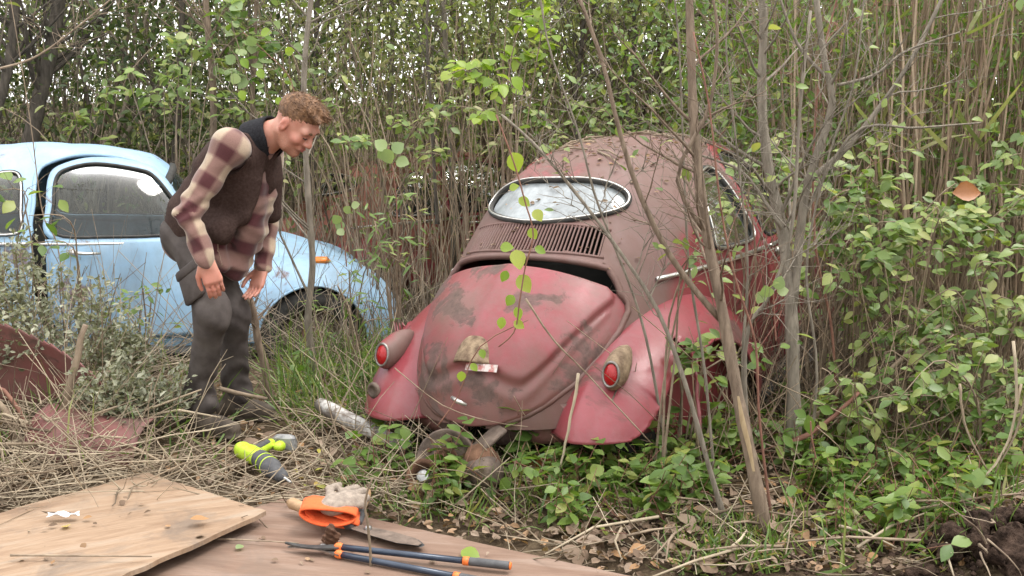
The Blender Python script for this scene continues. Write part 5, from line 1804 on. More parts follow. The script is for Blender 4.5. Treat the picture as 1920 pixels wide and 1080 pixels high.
def grow_branches(rng, mb, pts, r0, r1, count, length, depth, tips, t0=.3, up=.15, sides=5):
    for _ in range(count):
        t = rng.uniform(t0, .98)
        p, d = along(pts, t)
        r = (r0 * (1 - t) + r1 * t) * rng.uniform(.25, .45)
        a = Vector((rng.gauss(0, 1), rng.gauss(0, 1), rng.gauss(0, .5))).normalized()
        dd = (d * .55 + (a - d * a.dot(d)).normalized() * .9 + Vector((0, 0, .15))).normalized()
        L = length * rng.uniform(.5, 1.2) * (1.15 - .5 * t)
        q = wiggle(rng, p, dd, L, 6, .35, up)
        r = max(r, .0016)
        mb.tube(q, [r * (1 - .8 * i / 6) for i in range(7)], sides, False)
        if depth > 1:
            grow_branches(rng, mb, q, r, r * .2, max(2, int(count * .45)), length * .5, depth - 1, tips, .25, up, 4)
        tips.append(q)
def tips_leaves(rng, tips, per, size, spread=.05, wf=.62, kind='low'):
    P, D = [], []
    for q in tips:
        for _ in range(per):
            p, d = along(q, rng.uniform(.25, 1))
            P.append(p + Vector((rng.gauss(0, spread), rng.gauss(0, spread), rng.gauss(0, spread))))
            D.append(d + Vector((rng.gauss(0, .8), rng.gauss(0, .8), rng.gauss(-.2, .6))))
    n = len(P)
    L = nrng.uniform(.6, 1.25, n) * size
    return leaves_mesh('crown', np.array(P), np.array(D), leaf_up(n), L, L * wf, kind)
def bg_trees():
    rng = random.Random(21)
    temps = []
    for k in range(8):
        H_ = rng.uniform(4.2, 6.0)
        pts = wiggle(rng, (0, 0, -.1), (rng.uniform(-.15, .15), rng.uniform(-.1, .1), 1), H_, 12, .16, .2)
        mb = MB(); tips = []
        r0 = rng.uniform(.022, .05)
        mb.tube(pts, [r0 * (1 - .75 * i / 12) for i in range(13)], 7)
        grow_branches(rng, mb, pts, r0, r0 * .25, 13, 1.3, 2, tips, .14)
        wood = mb.mesh('trunk'); wood.materials.append((M_bark_grey, M_bark_brown, M_bark_dark)[k % 3])
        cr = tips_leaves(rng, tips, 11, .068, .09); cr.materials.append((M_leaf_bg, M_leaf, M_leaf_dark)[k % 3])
        temps.append((wood, cr))
    left = [(-3.9, 8.6), (-3.3, 9.3), (-2.7, 8.9), (-4.6, 9.2), (-2.2, 9.6), (-5.2, 9.9), (-3.0, 10.4), (-1.7, 8.9), (-4.1, 10.7)]
    mid = [(-1.1, 9.4), (-.6, 8.8), (-.2, 9.8), (.3, 9.2), (.9, 9.6), (1.4, 8.9), (-.9, 10.8), (.5, 10.9), (1.1, 10.5)]
    right = [(2.0, 9.3), (2.6, 8.8), (3.2, 9.6), (3.9, 9.0), (4.5, 9.9), (2.4, 10.4), (3.5, 10.8)]
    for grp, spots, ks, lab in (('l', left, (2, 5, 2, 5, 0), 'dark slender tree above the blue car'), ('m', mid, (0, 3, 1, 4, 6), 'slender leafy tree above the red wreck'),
                                ('r', right, (1, 4, 7, 3), 'slender leafy tree behind the reed bed')):
        order = sorted(range(len(spots)), key=lambda i: spots[i][0] / spots[i][1])
        rank = {i: k for k, i in enumerate(order)}
        for i, (x, y) in enumerate(spots):
            w, c = temps[ks[i % len(ks)]]
            root = empty('tree', (x + rng.uniform(-.15, .15), y, gz(x, y)), (0, 0, rng.uniform(0, 6.28)))
            s_ = rng.uniform(.85, 1.15); root.scale = (s_, s_, s_)
            link('trunk', w, root); link('crown', c, root)
            nth = ('leftmost', 'second from the left', 'third from the left', 'fourth from the left', 'fifth from the left', 'sixth from the left', 'seventh from the left', 'eighth from the left', 'ninth from the left')[rank[i]]
            tag(root, lab + ', ' + nth, 'tree', {'l': 'trees above the blue car', 'm': 'trees above the red wreck', 'r': 'trees behind the reeds'}[grp])
bg_trees()

# ---- leaf objects: shared blade meshes
def leaf_blade_mesh(name, mat, L=1.0, W=.6, fold=.10, droop=.15, heart=False):
    st = [(0, .0), (.12, .62 if heart else .36), (.3, .95 if heart else .84), (.5, 1.0), (.72, .74), (.9, .32), (1, 0)]
    vs_, fs_ = [], []
    for (t, w) in st:
        z = -droop * t * t * L
        for k in (-1, 0, 1):
            vs_.append((t * L, k * w * W / 2 + (0.0), z + abs(k) * fold * w * W))
    for i in range(len(st) - 1):
        for k in (0, 1):
            fs_.append((i * 3 + k, i * 3 + k + 1, (i + 1) * 3 + k + 1, (i + 1) * 3 + k))
    mb = MB().add(vs_, fs_)
    me = mb.mesh(name); me.materials.append(mat)
    return me
def leaf_matrix(p, d, nrm, L):
    d = Vector(d).normalized(); nrm = Vector(nrm)
    s_ = nrm.cross(d)
    if s_.length < 1e-4: s_ = d.orthogonal()
    s_.normalize(); u = d.cross(s_)
    M = Matrix((d, s_, u)).transposed().to_4x4()
    return Matrix.Translation(p) @ M @ Matrix.Scale(L, 4)
def add_leaf(me, parent, p, d, nrm, L):
    o = link('leaf', me, parent)
    o.matrix_local = leaf_matrix(p, d, nrm, L)
    return o
LB_oval = [leaf_blade_mesh('leaf', M_leaf_bush, 1, .62, .08, .12), leaf_blade_mesh('leaf', M_leaf_bush, 1, .55, .16, .25)]
LB_ground = [leaf_blade_mesh('leaf', M_leaf, 1, .66, .06, .2), leaf_blade_mesh('leaf', M_leaf, 1, .55, .12, .1)]
LB_vine = [leaf_blade_mesh('leaf', M_leaf_vine, 1, .85, .08, .2, True), leaf_blade_mesh('leaf', M_leaf_vine, 1, .75, .14, .1, True)]
LB_round = [leaf_blade_mesh('leaf', leaf_mat('pale round leaf', [(0, (.22, .31, .14)), (1, (.34, .42, .20))], .4), 1, .95, .06, .1, True)]
LB_dead = [leaf_blade_mesh('leaf', M_leaf_dead, 1, .7, .18, -.2), leaf_blade_mesh('leaf', M_leaf_dead, 1, .85, -.12, .35, True), leaf_blade_mesh('leaf', M_leaf_dead, 1, .5, .3, .3)]
LB_orange = [leaf_blade_mesh('leaf', leaf_mat('orange brown leaf', [(0, (.34, .13, .05)), (1, (.42, .18, .07))], .3), 1, .75, .25, .3)]
LB_yellow = [leaf_blade_mesh('leaf', M_leaf_yellow, 1, .7, .08, .1)]

M_scar = simple('bare yellow wood', (0.28, 0.20, 0.11), (0.38, 0.29, 0.17), .7, 25, bump=.4, stretch=(3, 3, .5))
# ---- traced saplings in front
def sapling(name, px, Ys, r0, r1, mat, label, cat='sapling', nb=8, blen=.6, depth=2, leaf_n=0, leaf_size=.05, t0=.35, seed=1, extra=(), leaf_me=None, up=.15, base_ground=True, scar=None):
    rng = random.Random(seed)
    r0, r1, nb = r0 * .74, r1 * .74, nb + 7
    if not hasattr(Ys, '__len__'): Ys = [Ys] * len(px)
    P = [at(x, y, Y) for (x, y), Y in zip(px, Ys)]
    if base_ground:
        P[0].z = gz(P[0].x, P[0].y) - .04
    root = empty(name, P[0])
    o = Vector(P[0])
    pts = resample([p - o for p in P], 22)
    n = len(pts)
    mb = MB()
    rr = [r0 + (r1 - r0) * (i / (n - 1)) ** .8 for i in range(n)]
    rr[0] *= 1.35; rr[1] *= 1.12
    rr = [r * (1 + .10 * math.sin(i * 2.3 + seed)) for i, r in enumerate(rr)]
    mb.tube(pts, rr, 10)
    mb.build('trunk', mat, root)
    if scar:
        i0, i1 = scar
        tw = Vector((-.1, -.95, 0)).normalized()
        G = []
        for i in range(i0, i1 + 1):
            w = .42 * math.sin(PI * (i - i0 + .25) / (i1 - i0 + .5)) ** .5
            G.append([pts[i] + (Matrix.Rotation(w * (k / 3 - 1) + .1 * math.sin(i * 2.1), 3, 'Z') @ tw) * (rr[i] * 1.035) for k in range(7)])
        MB().grid(G).build('bark_scar', M_scar, root)
    tips = []
    bm = MB()
    for (epx, eY, ra, rb) in extra:
        ra, rb = ra * .7, rb * .7
        q = resample([at(x, y, eY) - o for x, y in epx], 14)
        bb = MB(); bb.tube(q, [ra + (rb - ra) * i / 13 for i in range(14)], 8)
        grow_branches(rng, bm, q, ra, rb, 5, blen * .8, depth, tips, .2, up)
        bb.build('branch', mat, root)
    grow_branches(rng, bm, pts, r0, r1, nb, blen, depth, tips, t0, up)
    if bm.v: bm.build('twigs', mat, root)['kind'] = 'stuff'
    for k in range(leaf_n):
        q = rng.choice(tips)
        p, d = along(q, rng.uniform(.4, 1))
        me = rng.choice(leaf_me or LB_oval)
        add_leaf(me, root, p, d + Vector((rng.gauss(0, .6), rng.gauss(0, .6), rng.gauss(-.2, .4))), Vector((rng.gauss(0, .5), rng.gauss(-.3, .5), 1)), leaf_size * rng.uniform(.7, 1.3))
    tag(root, label, cat)
    return root
sapling('sapling', [(1442, 1010), (1412, 880), (1383, 740), (1352, 570), (1322, 420), (1302, 250), (1296, 100), (1290, -60)], [3.66, 3.68, 3.72, 3.76, 3.8, 3.84, 3.88, 3.9], .034, .018, M_bark_brown,
        'brown sapling trunk with scraped bark rising from the bare soil right of the red wreck', nb=9, blen=.55, leaf_n=10, seed=3, scar=(3, 6),
        extra=[([(1352, 600), (1300, 540), (1245, 460), (1190, 340), (1155, 220), (1128, 110), (1080, -20)], 3.78, .017, .009),
               ([(1318, 430), (1270, 330), (1330, 200), (1345, 60), (1330, -30)], 3.8, .012, .006)])
sapling('sapling', [(1492, 830), (1487, 700), (1482, 560), (1466, 430), (1440, 310), (1428, 180), (1432, 40), (1425, -60)], [4.45, 4.47, 4.5, 4.55, 4.58, 4.6, 4.6, 4.6], .043, .020, M_bark_grey,
        'thickest grey sapling trunk just right of the wreck side window', nb=8, blen=.7, leaf_n=26, seed=4,
        extra=[([(1484, 600), (1502, 420), (1518, 330), (1560, 200), (1545, 110), (1528, -20)], 4.5, .028, .016),
               ([(1508, 345), (1580, 285), (1650, 200), (1710, 110), (1770, -10)], 4.52, .020, .010),
               ([(1555, 150), (1500, 90), (1470, 20), (1460, -20)], 4.5, .012, .006), ([(1570, 160), (1640, 140), (1700, 95), (1800, 60)], 4.48, .010, .004),
               ([(1466, 430), (1400, 330), (1340, 300), (1290, 285)], 4.5, .011, .005), ([(1500, 420), (1600, 250), (1720, 240), (1840, 230)], 4.5, .011, .004)])
sapling('sapling', [(1366, 975), (1325, 860), (1285, 720), (1232, 580), (1150, 455), (1070, 350), (1000, 268), (940, 215)], [3.8, 3.8, 3.82, 3.85, 3.9, 3.95, 4.0, 4.05], .014, .006, M_bark_grey,
        'thin grey sapling leaning left across the lid and oval window of the red wreck', nb=6, blen=.35, leaf_n=8, seed=5)
sapling('sapling', [(600, 702), (578, 610), (586, 500), (580, 400), (572, 260), (571, 120), (588, -40)], [5.75] * 7, .026, .018, M_bark_grey,
        'slim grey sapling standing between the man and the red wreck', nb=7, blen=.7, leaf_n=14, seed=6,
        extra=[([(582, 560), (540, 470), (520, 420), (500, 300)], 5.8, .010, .005)])
sapling('snapped_sapling', [(508, 745), (497, 690), (484, 640), (476, 590), (468, 560)], [5.35] * 5, .030, .022, M_bark_brown,
        'snapped brown stump leaning beside the far leg of the man', 'stump', nb=2, blen=.2, seed=7, t0=.6)
sapling('sapling', [(1425, 980), (1420, 900), (1398, 760), (1402, 620), (1440, 560), (1475, 470), (1490, 380), (1500, 200), (1520, 20)], [3.95] * 9, .013, .007, M_bark_grey,
        'wiry sapling winding up between the brown and the grey sapling trunks', nb=6, blen=.5, leaf_n=10, seed=8)
sapling('cane', [(1452, 985), (1432, 860), (1422, 760), (1416, 640), (1378, 520), (1350, 380), (1330, 200), (1300, 60)], [3.78] * 8, .007, .004, M_redtwig,
        'reddish cane standing close behind the scraped brown trunk', 'cane', nb=3, blen=.3, seed=9, depth=1)
sapling('cane', [(1575, 800), (1560, 620), (1530, 470), (1525, 300), (1540, 120), (1580, -40)], [4.7] * 6, .009, .005, M_redtwig,
        'reddish cane rising in front of the reed bed', 'cane', nb=6, blen=.4, seed=10, leaf_n=12)
sapling('sapling', [(398, 330), (400, 180), (390, 60), (382, -40)], [7.9] * 4, .034, .028, M_bark_brown,
        'pale brown trunk rising behind the shoulder of the man', nb=5, blen=.7, leaf_n=25, seed=11, leaf_size=.08, base_ground=False)
sapling('sapling', [(470, 300), (474, 170), (478, 60), (482, -40)], [7.9] * 4, .022, .018, M_bark_brown,
        'thin straight trunk rising above the neck of the man', nb=7, blen=.7, leaf_n=45, seed=12, leaf_size=.09, base_ground=False)
sapling('tree', [(50, 300), (70, 200), (92, 110), (118, -40)], [8.5] * 4, .085, .065, M_bark_dark,
        'thick dark trunk above the roof of the blue car at the left', 'tree', nb=6, blen=1.2, leaf_n=20, seed=13, leaf_size=.09, base_ground=False)
sapling('tree', [(-20, 260), (10, 150), (25, 60), (30, -40)], [8.2] * 4, .05, .045, M_bark_dark,
        'dark trunk at the very left edge above the blue car', 'tree', nb=6, blen=1.2, leaf_n=14, seed=14, leaf_size=.09, base_ground=False)
sapling('sapling', [(820, 420), (815, 330), (808, 200), (800, 60), (806, -40)], [7.2] * 5, .016, .012, M_bark_dark,
        'thin dark trunk left of the roof of the red wreck', nb=7, blen=.6, leaf_n=30, seed=15, leaf_size=.06, base_ground=False)
sapling('sapling', [(1085, 330), (1078, 200), (1090, 90), (1100, -40)], [8.3] * 4, .026, .020, M_bark_dark,
        'dark trunk standing behind the middle of the wreck roof', nb=8, blen=.9, leaf_n=40, seed=16, leaf_size=.07, base_ground=False)
sapling('sapling', [(1185, 300), (1178, 190), (1190, 90), (1185, -40)], [8.4] * 4, .030, .022, M_bark_dark,
        'dark trunk behind the right end of the wreck roof', nb=8, blen=.9, leaf_n=40, seed=17, leaf_size=.07, base_ground=False)
sapling('dead_branch', [(-30, 135), (60, 110), (140, 55), (230, -20)], [6.2] * 4, .010, .006, M_twig,
        'bare grey branch crossing the top left corner', 'branch', nb=5, blen=.4, seed=18, base_ground=False)
sapling('cane', [(120, 640), (112, 480), (80, 400), (60, 250), (40, 120), (20, 0)], [6.0] * 6, .006, .003, M_twig,
        'thin dry cane in front of the rear door edge of the blue car', 'cane', nb=4, blen=.25, seed=19, depth=1)

for _i, (_p, _Y, _lab) in enumerate((
        ([(1345, 910), (1322, 700), (1292, 500), (1282, 300), (1274, 100), (1262, -30)], 4.05, 'hair-thin pale stem rising just left of the scraped brown trunk'),
        ([(1428, 930), (1392, 720), (1402, 500), (1384, 300), (1362, 100), (1366, -30)], 4.2, 'thin pale stem between the wreck side window and the grey trunk'),
        ([(1512, 900), (1532, 700), (1512, 500), (1552, 300), (1602, 150), (1622, -30)], 4.3, 'thin pale stem curving right of the grey trunk'),
        ([(1262, 860), (1225, 700), (1190, 560), (1120, 380), (1085, 250), (1030, 90), (1010, -30)], 4.15, 'thin pale stem leaning left in front of the right lamp'))):
    sapling('thin_stem', _p, [_Y] * len(_p), .0085, .004, M_bark_grey, _lab, 'stem', nb=7, blen=.45, leaf_n=16, leaf_size=.04, seed=80 + _i)
# ---- hanging vine and round-leaved sprig
def vine(px, Y, leaves, label, name='vine', me=None, r=.0028, mat=None, seed=1):
    rng = random.Random(seed)
    P = [at(x, y, Y) for x, y in px]
    root = empty(name, P[-1]); o = Vector(P[-1])
    mb = MB(); mb.tube(resample([p - o for p in P], 24), r, 6); mb.build('stem', mat or M_redtwig, root)
    for (x, y, s_, a) in leaves:
        p = at(x, y, Y + rng.uniform(-.03, .03)) - o
        d = Vector((math.cos(a), rng.uniform(-.5, .1), math.sin(a)))
        p = p - d.normalized() * s_ * .5
        s_ *= .85
        add_leaf(rng.choice(me or LB_vine), root, p, d, Vector((rng.gauss(0, .3), -1, rng.uniform(.1, .7))), s_)
    tag(root, label, 'vine' if name == 'vine' else 'plant')
vine([(930, 215), (962, 300), (985, 380), (1000, 440), (985, 500), (975, 560), (965, 620), (935, 650)], 3.75,
     [(968, 308, .085, -1.2), (925, 220, .05, -.5), (972, 158, .06, -1), (985, 380, .055, -.6), (952, 463, .055, .1), (1000, 440, .05, -1), (972, 490, .085, -1.3), (945, 520, .05, -2), (1015, 470, .05, -.4),
      (985, 535, .085, -1.0), (940, 608, .05, -1.7), (972, 590, .055, -1.2), (975, 610, .05, -.6), (905, 665, .04, -1.2), (890, 690, .04, -.8), (865, 708, .045, -1.6), (1010, 405, .055, -.9), (955, 565, .05, -2.2), (965, 350, .04, .4)],
     'hanging vine with lime green leaves in front of the lid of the red wreck', seed=2)
vine([(745, 420), (742, 360), (735, 310), (728, 275)], 5.0, [(712, 270, .075, 2.4), (748, 275, .075, .7), (728, 296, .085, -1.2), (757, 304, .075, -.2), (716, 290, .07, -2.4)],
     'four round pale leaves on a sprig left of the red wreck', 'sprig', LB_round, seed=3)
vine([(650, 500), (645, 450), (638, 410)], 5.2, [(630, 410, .06, 2.2), (652, 392, .05, .9), (636, 425, .06, -2), (668, 384, .05, .3), (640, 436, .05, -.6)],
     'small round-leaved sprig in front of the blue fender', 'sprig', LB_round, seed=4)
vine([(1455, 640), (1452, 590), (1450, 550)], 3.9, [(1462, 528, .06, 1.2), (1437, 545, .06, 2), (1425, 560, .055, -2), (1470, 545, .05, .2)],
     'pale round leaf cluster in front of the grey trunk', 'sprig', LB_round, seed=5)
vine([(1530, 860), (1522, 820), (1520, 790)], 3.75, [(1518, 800, .09, -1.4), (1552, 770, .075, -.4), (1500, 775, .06, 2.6), (1480, 830, .065, -.9), (1545, 800, .05, -.8)],
     'large chewed green leaves at the foot of the grey trunk', 'sprig', LB_ground, seed=6)
vine([(560, 240), (545, 150), (500, 100), (455, 60)], 6.6, [(545, 95, .08, .3), (560, 90, .07, -.6), (520, 45, .07, 1), (460, 120, .08, -1), (440, 150, .08, -2), (500, 60, .08, 0), (490, 140, .08, -1), (470, 75, .08, 2), (525, 190, .06, -.4), (430, 110, .08, 2.6), (455, 180, .07, -1.2)],
     'climbing vine with broad bright leaves above the head of the man', me=LB_round + LB_vine, seed=7)

# ---- leafy shrubs at the right and in the brush
def shrub(center, R3, n_stem, n_leaf, size, label, seed, me=None, group=None, mat=M_twig, cat='shrub', foot=None):
    rng = random.Random(seed)
    c = Vector(center)
    b = Vector(foot) if foot else Vector((c.x + rng.uniform(-.1, .1), c.y + .1, 0))
    b.z = gz(b.x, b.y)
    root = empty('shrub', b)
    mb = MB()
    tips = []
    for k in range(n_stem):
        e = c + Vector((rng.gauss(0, R3[0] * .55), rng.gauss(0, R3[1] * .5), rng.gauss(0, R3[2] * .5))) - b
        mid = Vector((e.x * .35 + rng.uniform(-.05, .05), e.y * .4, e.z * rng.uniform(.55, .75)))
        q = resample([Vector((rng.uniform(-.06, .06), rng.uniform(-.05, .05), -.03)), mid, e, e + Vector((rng.uniform(-.2, .2), rng.uniform(-.1, .05), rng.uniform(-.2, .04)))], 12)
        mb.tube(q, [.006 - .0045 * i / 11 for i in range(12)], 5)
        grow_branches(rng, mb, q, .005, .002, 3, .22, 1, tips, .5, .0, 4)
        tips.append(q[6:])
    mb.build('stems', mat, root)
    for k in range(n_leaf):
        q = rng.choice(tips)
        p, d = along(q, rng.uniform(.15, 1))
        sgn = 1 if k % 2 else -1
        dd = d * .4 + Vector((sgn * rng.uniform(.3, 1), rng.gauss(0, .5), rng.gauss(-.1, .35)))
        add_leaf(rng.choice(me or LB_oval), root, p + Vector((rng.gauss(0, .012), rng.gauss(0, .012), rng.gauss(0, .012))), dd, Vector((rng.gauss(0, .45), rng.gauss(-.45, .4), 1)), size * rng.uniform(.65, 1.3))
    tag(root, label, cat, group)
shrub(at(1690, 370, 5.0), (.30, .25, .17), 9, 170, .062, 'leafy green bush arching in front of the reeds right of the wreck side window', 31)
shrub(at(1830, 450, 4.9), (.26, .25, .25), 9, 170, .062, 'yellow-green leafy bush at the right edge in front of the reeds', 32)
shrub(at(1640, 490, 4.8), (.24, .2, .15), 6, 90, .058, 'bush with hanging leafy stems below the arching bush', 33)
shrub(at(1560, 330, 5.1), (.22, .2, .14), 6, 80, .055, 'small bush at the shoulder of the thickest grey trunk', 34)
shrub(at(1400, 390, 4.85), (.20, .15, .16), 5, 70, .05, 'loose green leaves in front of the wreck side window', 35)
shrub(at(1320, 690, 4.25), (.11, .12, .13), 6, 80, .055, 'small leafy bush against the right fender of the red wreck', 36, LB_ground)
shrub(at(1860, 640, 4.6), (.22, .2, .25), 8, 110, .062, 'green bush at the right edge above the soil bank', 37)
shrub(at(1745, 760, 4.4), (.26, .2, .12), 8, 110, .058, 'low leafy bush at the foot of the reed bed', 38, LB_ground)
shrub(at(1290, 480, 4.0), (.05, .05, .05), 3, 16, .045, 'sprig of small leaves in front of the belt line of the red wreck', 39)
shrub(at(740, 430, 5.6), (.16, .2, .32), 8, 110, .06, 'willowy green weed left of the lid of the red wreck', 40, [leaf_blade_mesh('leaf', M_leaf, 1, .22, .05, .3)])
shrub(at(650, 560, 5.7), (.20, .2, .24), 7, 90, .06, 'willowy weed in front of the blue car wheel', 41, [leaf_blade_mesh('leaf', M_leaf, 1, .2, .05, .3)])
shrub(at(250, 560, 5.9), (.16, .15, .20), 4, 40, .05, 'sparse weed in front of the blue door', 42, LB_ground)
shrub(at(150, 440, 5.5), (.14, .15, .12), 3, 14, .07, 'few round leaves in front of the blue window', 43, LB_ground)
shrub(at(20, 370, 5.4), (.08, .1, .12), 3, 9, .09, 'broad dark leaves at the left edge in front of the blue car', 44, LB_ground)
shrub(at(330, 150, 7.4), (.35, .3, .35), 8, 160, .075, 'grey-green bush behind the blue roof and left of the head of the man', 45, LB_oval)
shrub(at(480, 120, 7.6), (.3, .3, .4), 8, 150, .08, 'bright leafy bush behind the head of the man', 46, LB_round + LB_ground)
shrub(at(960, 110, 6.2), (.35, .3, .35), 8, 150, .07, 'bright leafy branches hanging above the roof of the red wreck', 47, LB_vine)
shrub(at(1100, 200, 7.4), (.5, .3, .25), 8, 160, .065, 'pale leafy brush just behind the roof of the red wreck', 48)
shrub(at(1390, 150, 6.6), (.5, .3, .4), 9, 180, .065, 'pale leafy brush between the sapling tops', 49)
shrub(at(1660, 180, 6.4), (.5, .3, .35), 9, 150, .06, 'light green brush in front of the upper reeds', 50)

shrub(at(1600, 600, 5.2), (.25, .2, .25), 7, 120, .055, 'green brush low in the reeds right of the grey trunk', 51)
shrub(at(1760, 560, 5.0), (.30, .2, .22), 8, 150, .055, 'dense green bush in the middle of the reed bed front', 52)
shrub(at(1880, 330, 5.2), (.22, .2, .25), 7, 130, .055, 'leafy bush at the right edge above the yellow-green bush', 53)
shrub(at(1240, 230, 6.9), (.4, .3, .2), 7, 130, .055, 'fine green brush behind the right end of the wreck roof', 54)
shrub(at(700, 230, 6.9), (.35, .3, .35), 8, 140, .06, 'pale brush right of the head of the man', 55)
shrub(at(850, 200, 7.2), (.35, .3, .35), 8, 150, .06, 'grey-green brush between the man and the wreck roof', 56, [leaf_blade_mesh('leaf', M_leaf_bg, 1, .35, .06, .2)])
shrub(at(180, 180, 7.9), (.45, .3, .35), 8, 150, .07, 'dark green brush above the roof of the blue car', 57)

for _i, (_px, _py, _Y, _lab) in enumerate((
        (1620, 400, 4.9, 'bright leafy spray right of the forked grey trunk'), (1740, 440, 4.75, 'thick bright bush below the orange leaf'), (1560, 480, 4.8, 'leafy spray at mid height beside the grey trunk'),
        (1850, 560, 4.6, 'yellow-green bush low at the right edge'), (1660, 640, 4.6, 'leafy bush in front of the dark reed feet'), (1780, 690, 4.45, 'bright bush just above the low plants at the right'),
        (1890, 750, 4.2, 'leafy clump at the right edge over the arching canes'), (1560, 740, 4.4, 'leafy clump at the right foot of the grey trunk'))):
    shrub(at(_px, _py, _Y), (.22, .18, .16), 7, 125, .056, _lab, 90 + _i, LB_oval if _i % 2 else LB_oval + LB_ground)

# ---- grey wormwood at the left
def wormwood(x, y, h, seed, label):
    rng = random.Random(seed)
    root = empty('wormwood', (x, y, gz(x, y)))
    mb = MB(); tips = []
    for k in range(6):
        q = wiggle(rng, (rng.uniform(-.05, .05), rng.uniform(-.05, .05), -.02), (rng.gauss(0, .22), rng.gauss(0, .2), 1), h * rng.uniform(.6, 1.1), 8, .16, .1)
        mb.tube(q, [.005 - .004 * i / 8 for i in range(9)], 5, False)
        grow_branches(rng, mb, q, .004, .0015, 10, .2, 1, tips, .25, .1, 3)
        tips.append(q[3:])
    mb.build('stems', M_twig, root)
    me = tips_leaves(rng, tips, 12, .034, .02, .55)
    link('foliage', me, root, M_leaf_mug)
    tag(root, label, 'weed')
for i, (px, py, Y, h, lab) in enumerate(((35, 640, 5.5, .95, 'tall grey wormwood at the left edge before the blue quarter window'), (95, 660, 5.4, .85, 'grey wormwood before the gap of the blue door'),
                                         (150, 690, 5.2, .6, 'short grey wormwood before the sill of the blue car'), (230, 720, 5.3, .45, 'dusty weed left of the legs of the man'),
                                         (285, 770, 4.7, .30, 'dry flowering weed at the near boot of the man'), (5, 760, 4.8, .6, 'grey weed over the torn-off fender'), (200, 800, 4.6, .35, 'small grey weed in the straw right of the torn-off fender'))):
    p = at(px, py, Y)
    wormwood(p.x, p.y, h, 60 + i, lab)

# ---- ground cover plants with countable leaves
def ground_plants():
    rng = random.Random(77)
    temps = []
    for k in range(6):
        mb = MB(); L = []
        for s_ in range(rng.randint(4, 6)):
            q = wiggle(rng, (rng.uniform(-.03, .03), rng.uniform(-.03, .03), -.02), (rng.gauss(0, .6), rng.gauss(0, .6), 1), rng.uniform(.12, .27), 6, .3, -.05)
            mb.tube(q, [.0028 - .0018 * i / 6 for i in range(7)], 4, False)
            for i in range(2, 7):
                for sg in (1, -1):
                    if rng.random() < .8:
                        d = Vector((rng.gauss(0, .5) + sg * .7, rng.gauss(0, .5) - sg * .3, rng.gauss(0, .25)))
                        L.append((q[i], d, Vector((rng.gauss(0, .35), rng.gauss(-.3, .35), 1)), rng.uniform(.036, .068), rng.randint(0, 1)))
        me = mb.mesh('stems'); me.materials.append(M_redtwig)
        temps.append((me, L[:26]))
    spots = []
    def region(n, x0, x1, y0, y1):
        for _ in range(n):
            px, py = rng.uniform(x0, x1), rng.uniform(y0, y1)
            p = gp(px, py)
            spots.append((p.x, p.y))
    region(46, 960, 1360, 850, 960); region(16, 1040, 1290, 920, 1000); region(66, 1480, 1900, 780, 950); region(16, 1560, 1800, 960, 1040); region(12, 1250, 1440, 780, 880); region(7, 820, 960, 900, 960); region(10, 1500, 1900, 740, 800); region(5, 700, 770, 820, 900); region(8, 600, 700, 690, 760)
    for i, (x, y) in enumerate(spots):
        me, L = temps[i % 6]
        root = empty('ground_plant', (x, y, gz(x, y)), (0, 0, rng.uniform(0, 6.28)))
        s_ = rng.uniform(.8, 1.35)
        root.scale = (s_, s_, s_)
        link('stems', me, root)
        for (p, d, n_, sz, w) in L:
            add_leaf(LB_ground[w], root, p, d, n_, sz)
        px_ = 960 + F_PX * x / y
        left = px_ < 1400
        tag(root, 'low green plant with oval leaves on the ground under the rear of the red wreck' if left else 'low green plant with oval leaves between the saplings and the soil bank', 'plant',
            'low plants before the red wreck' if left else 'low plants by the soil bank')
ground_plants()

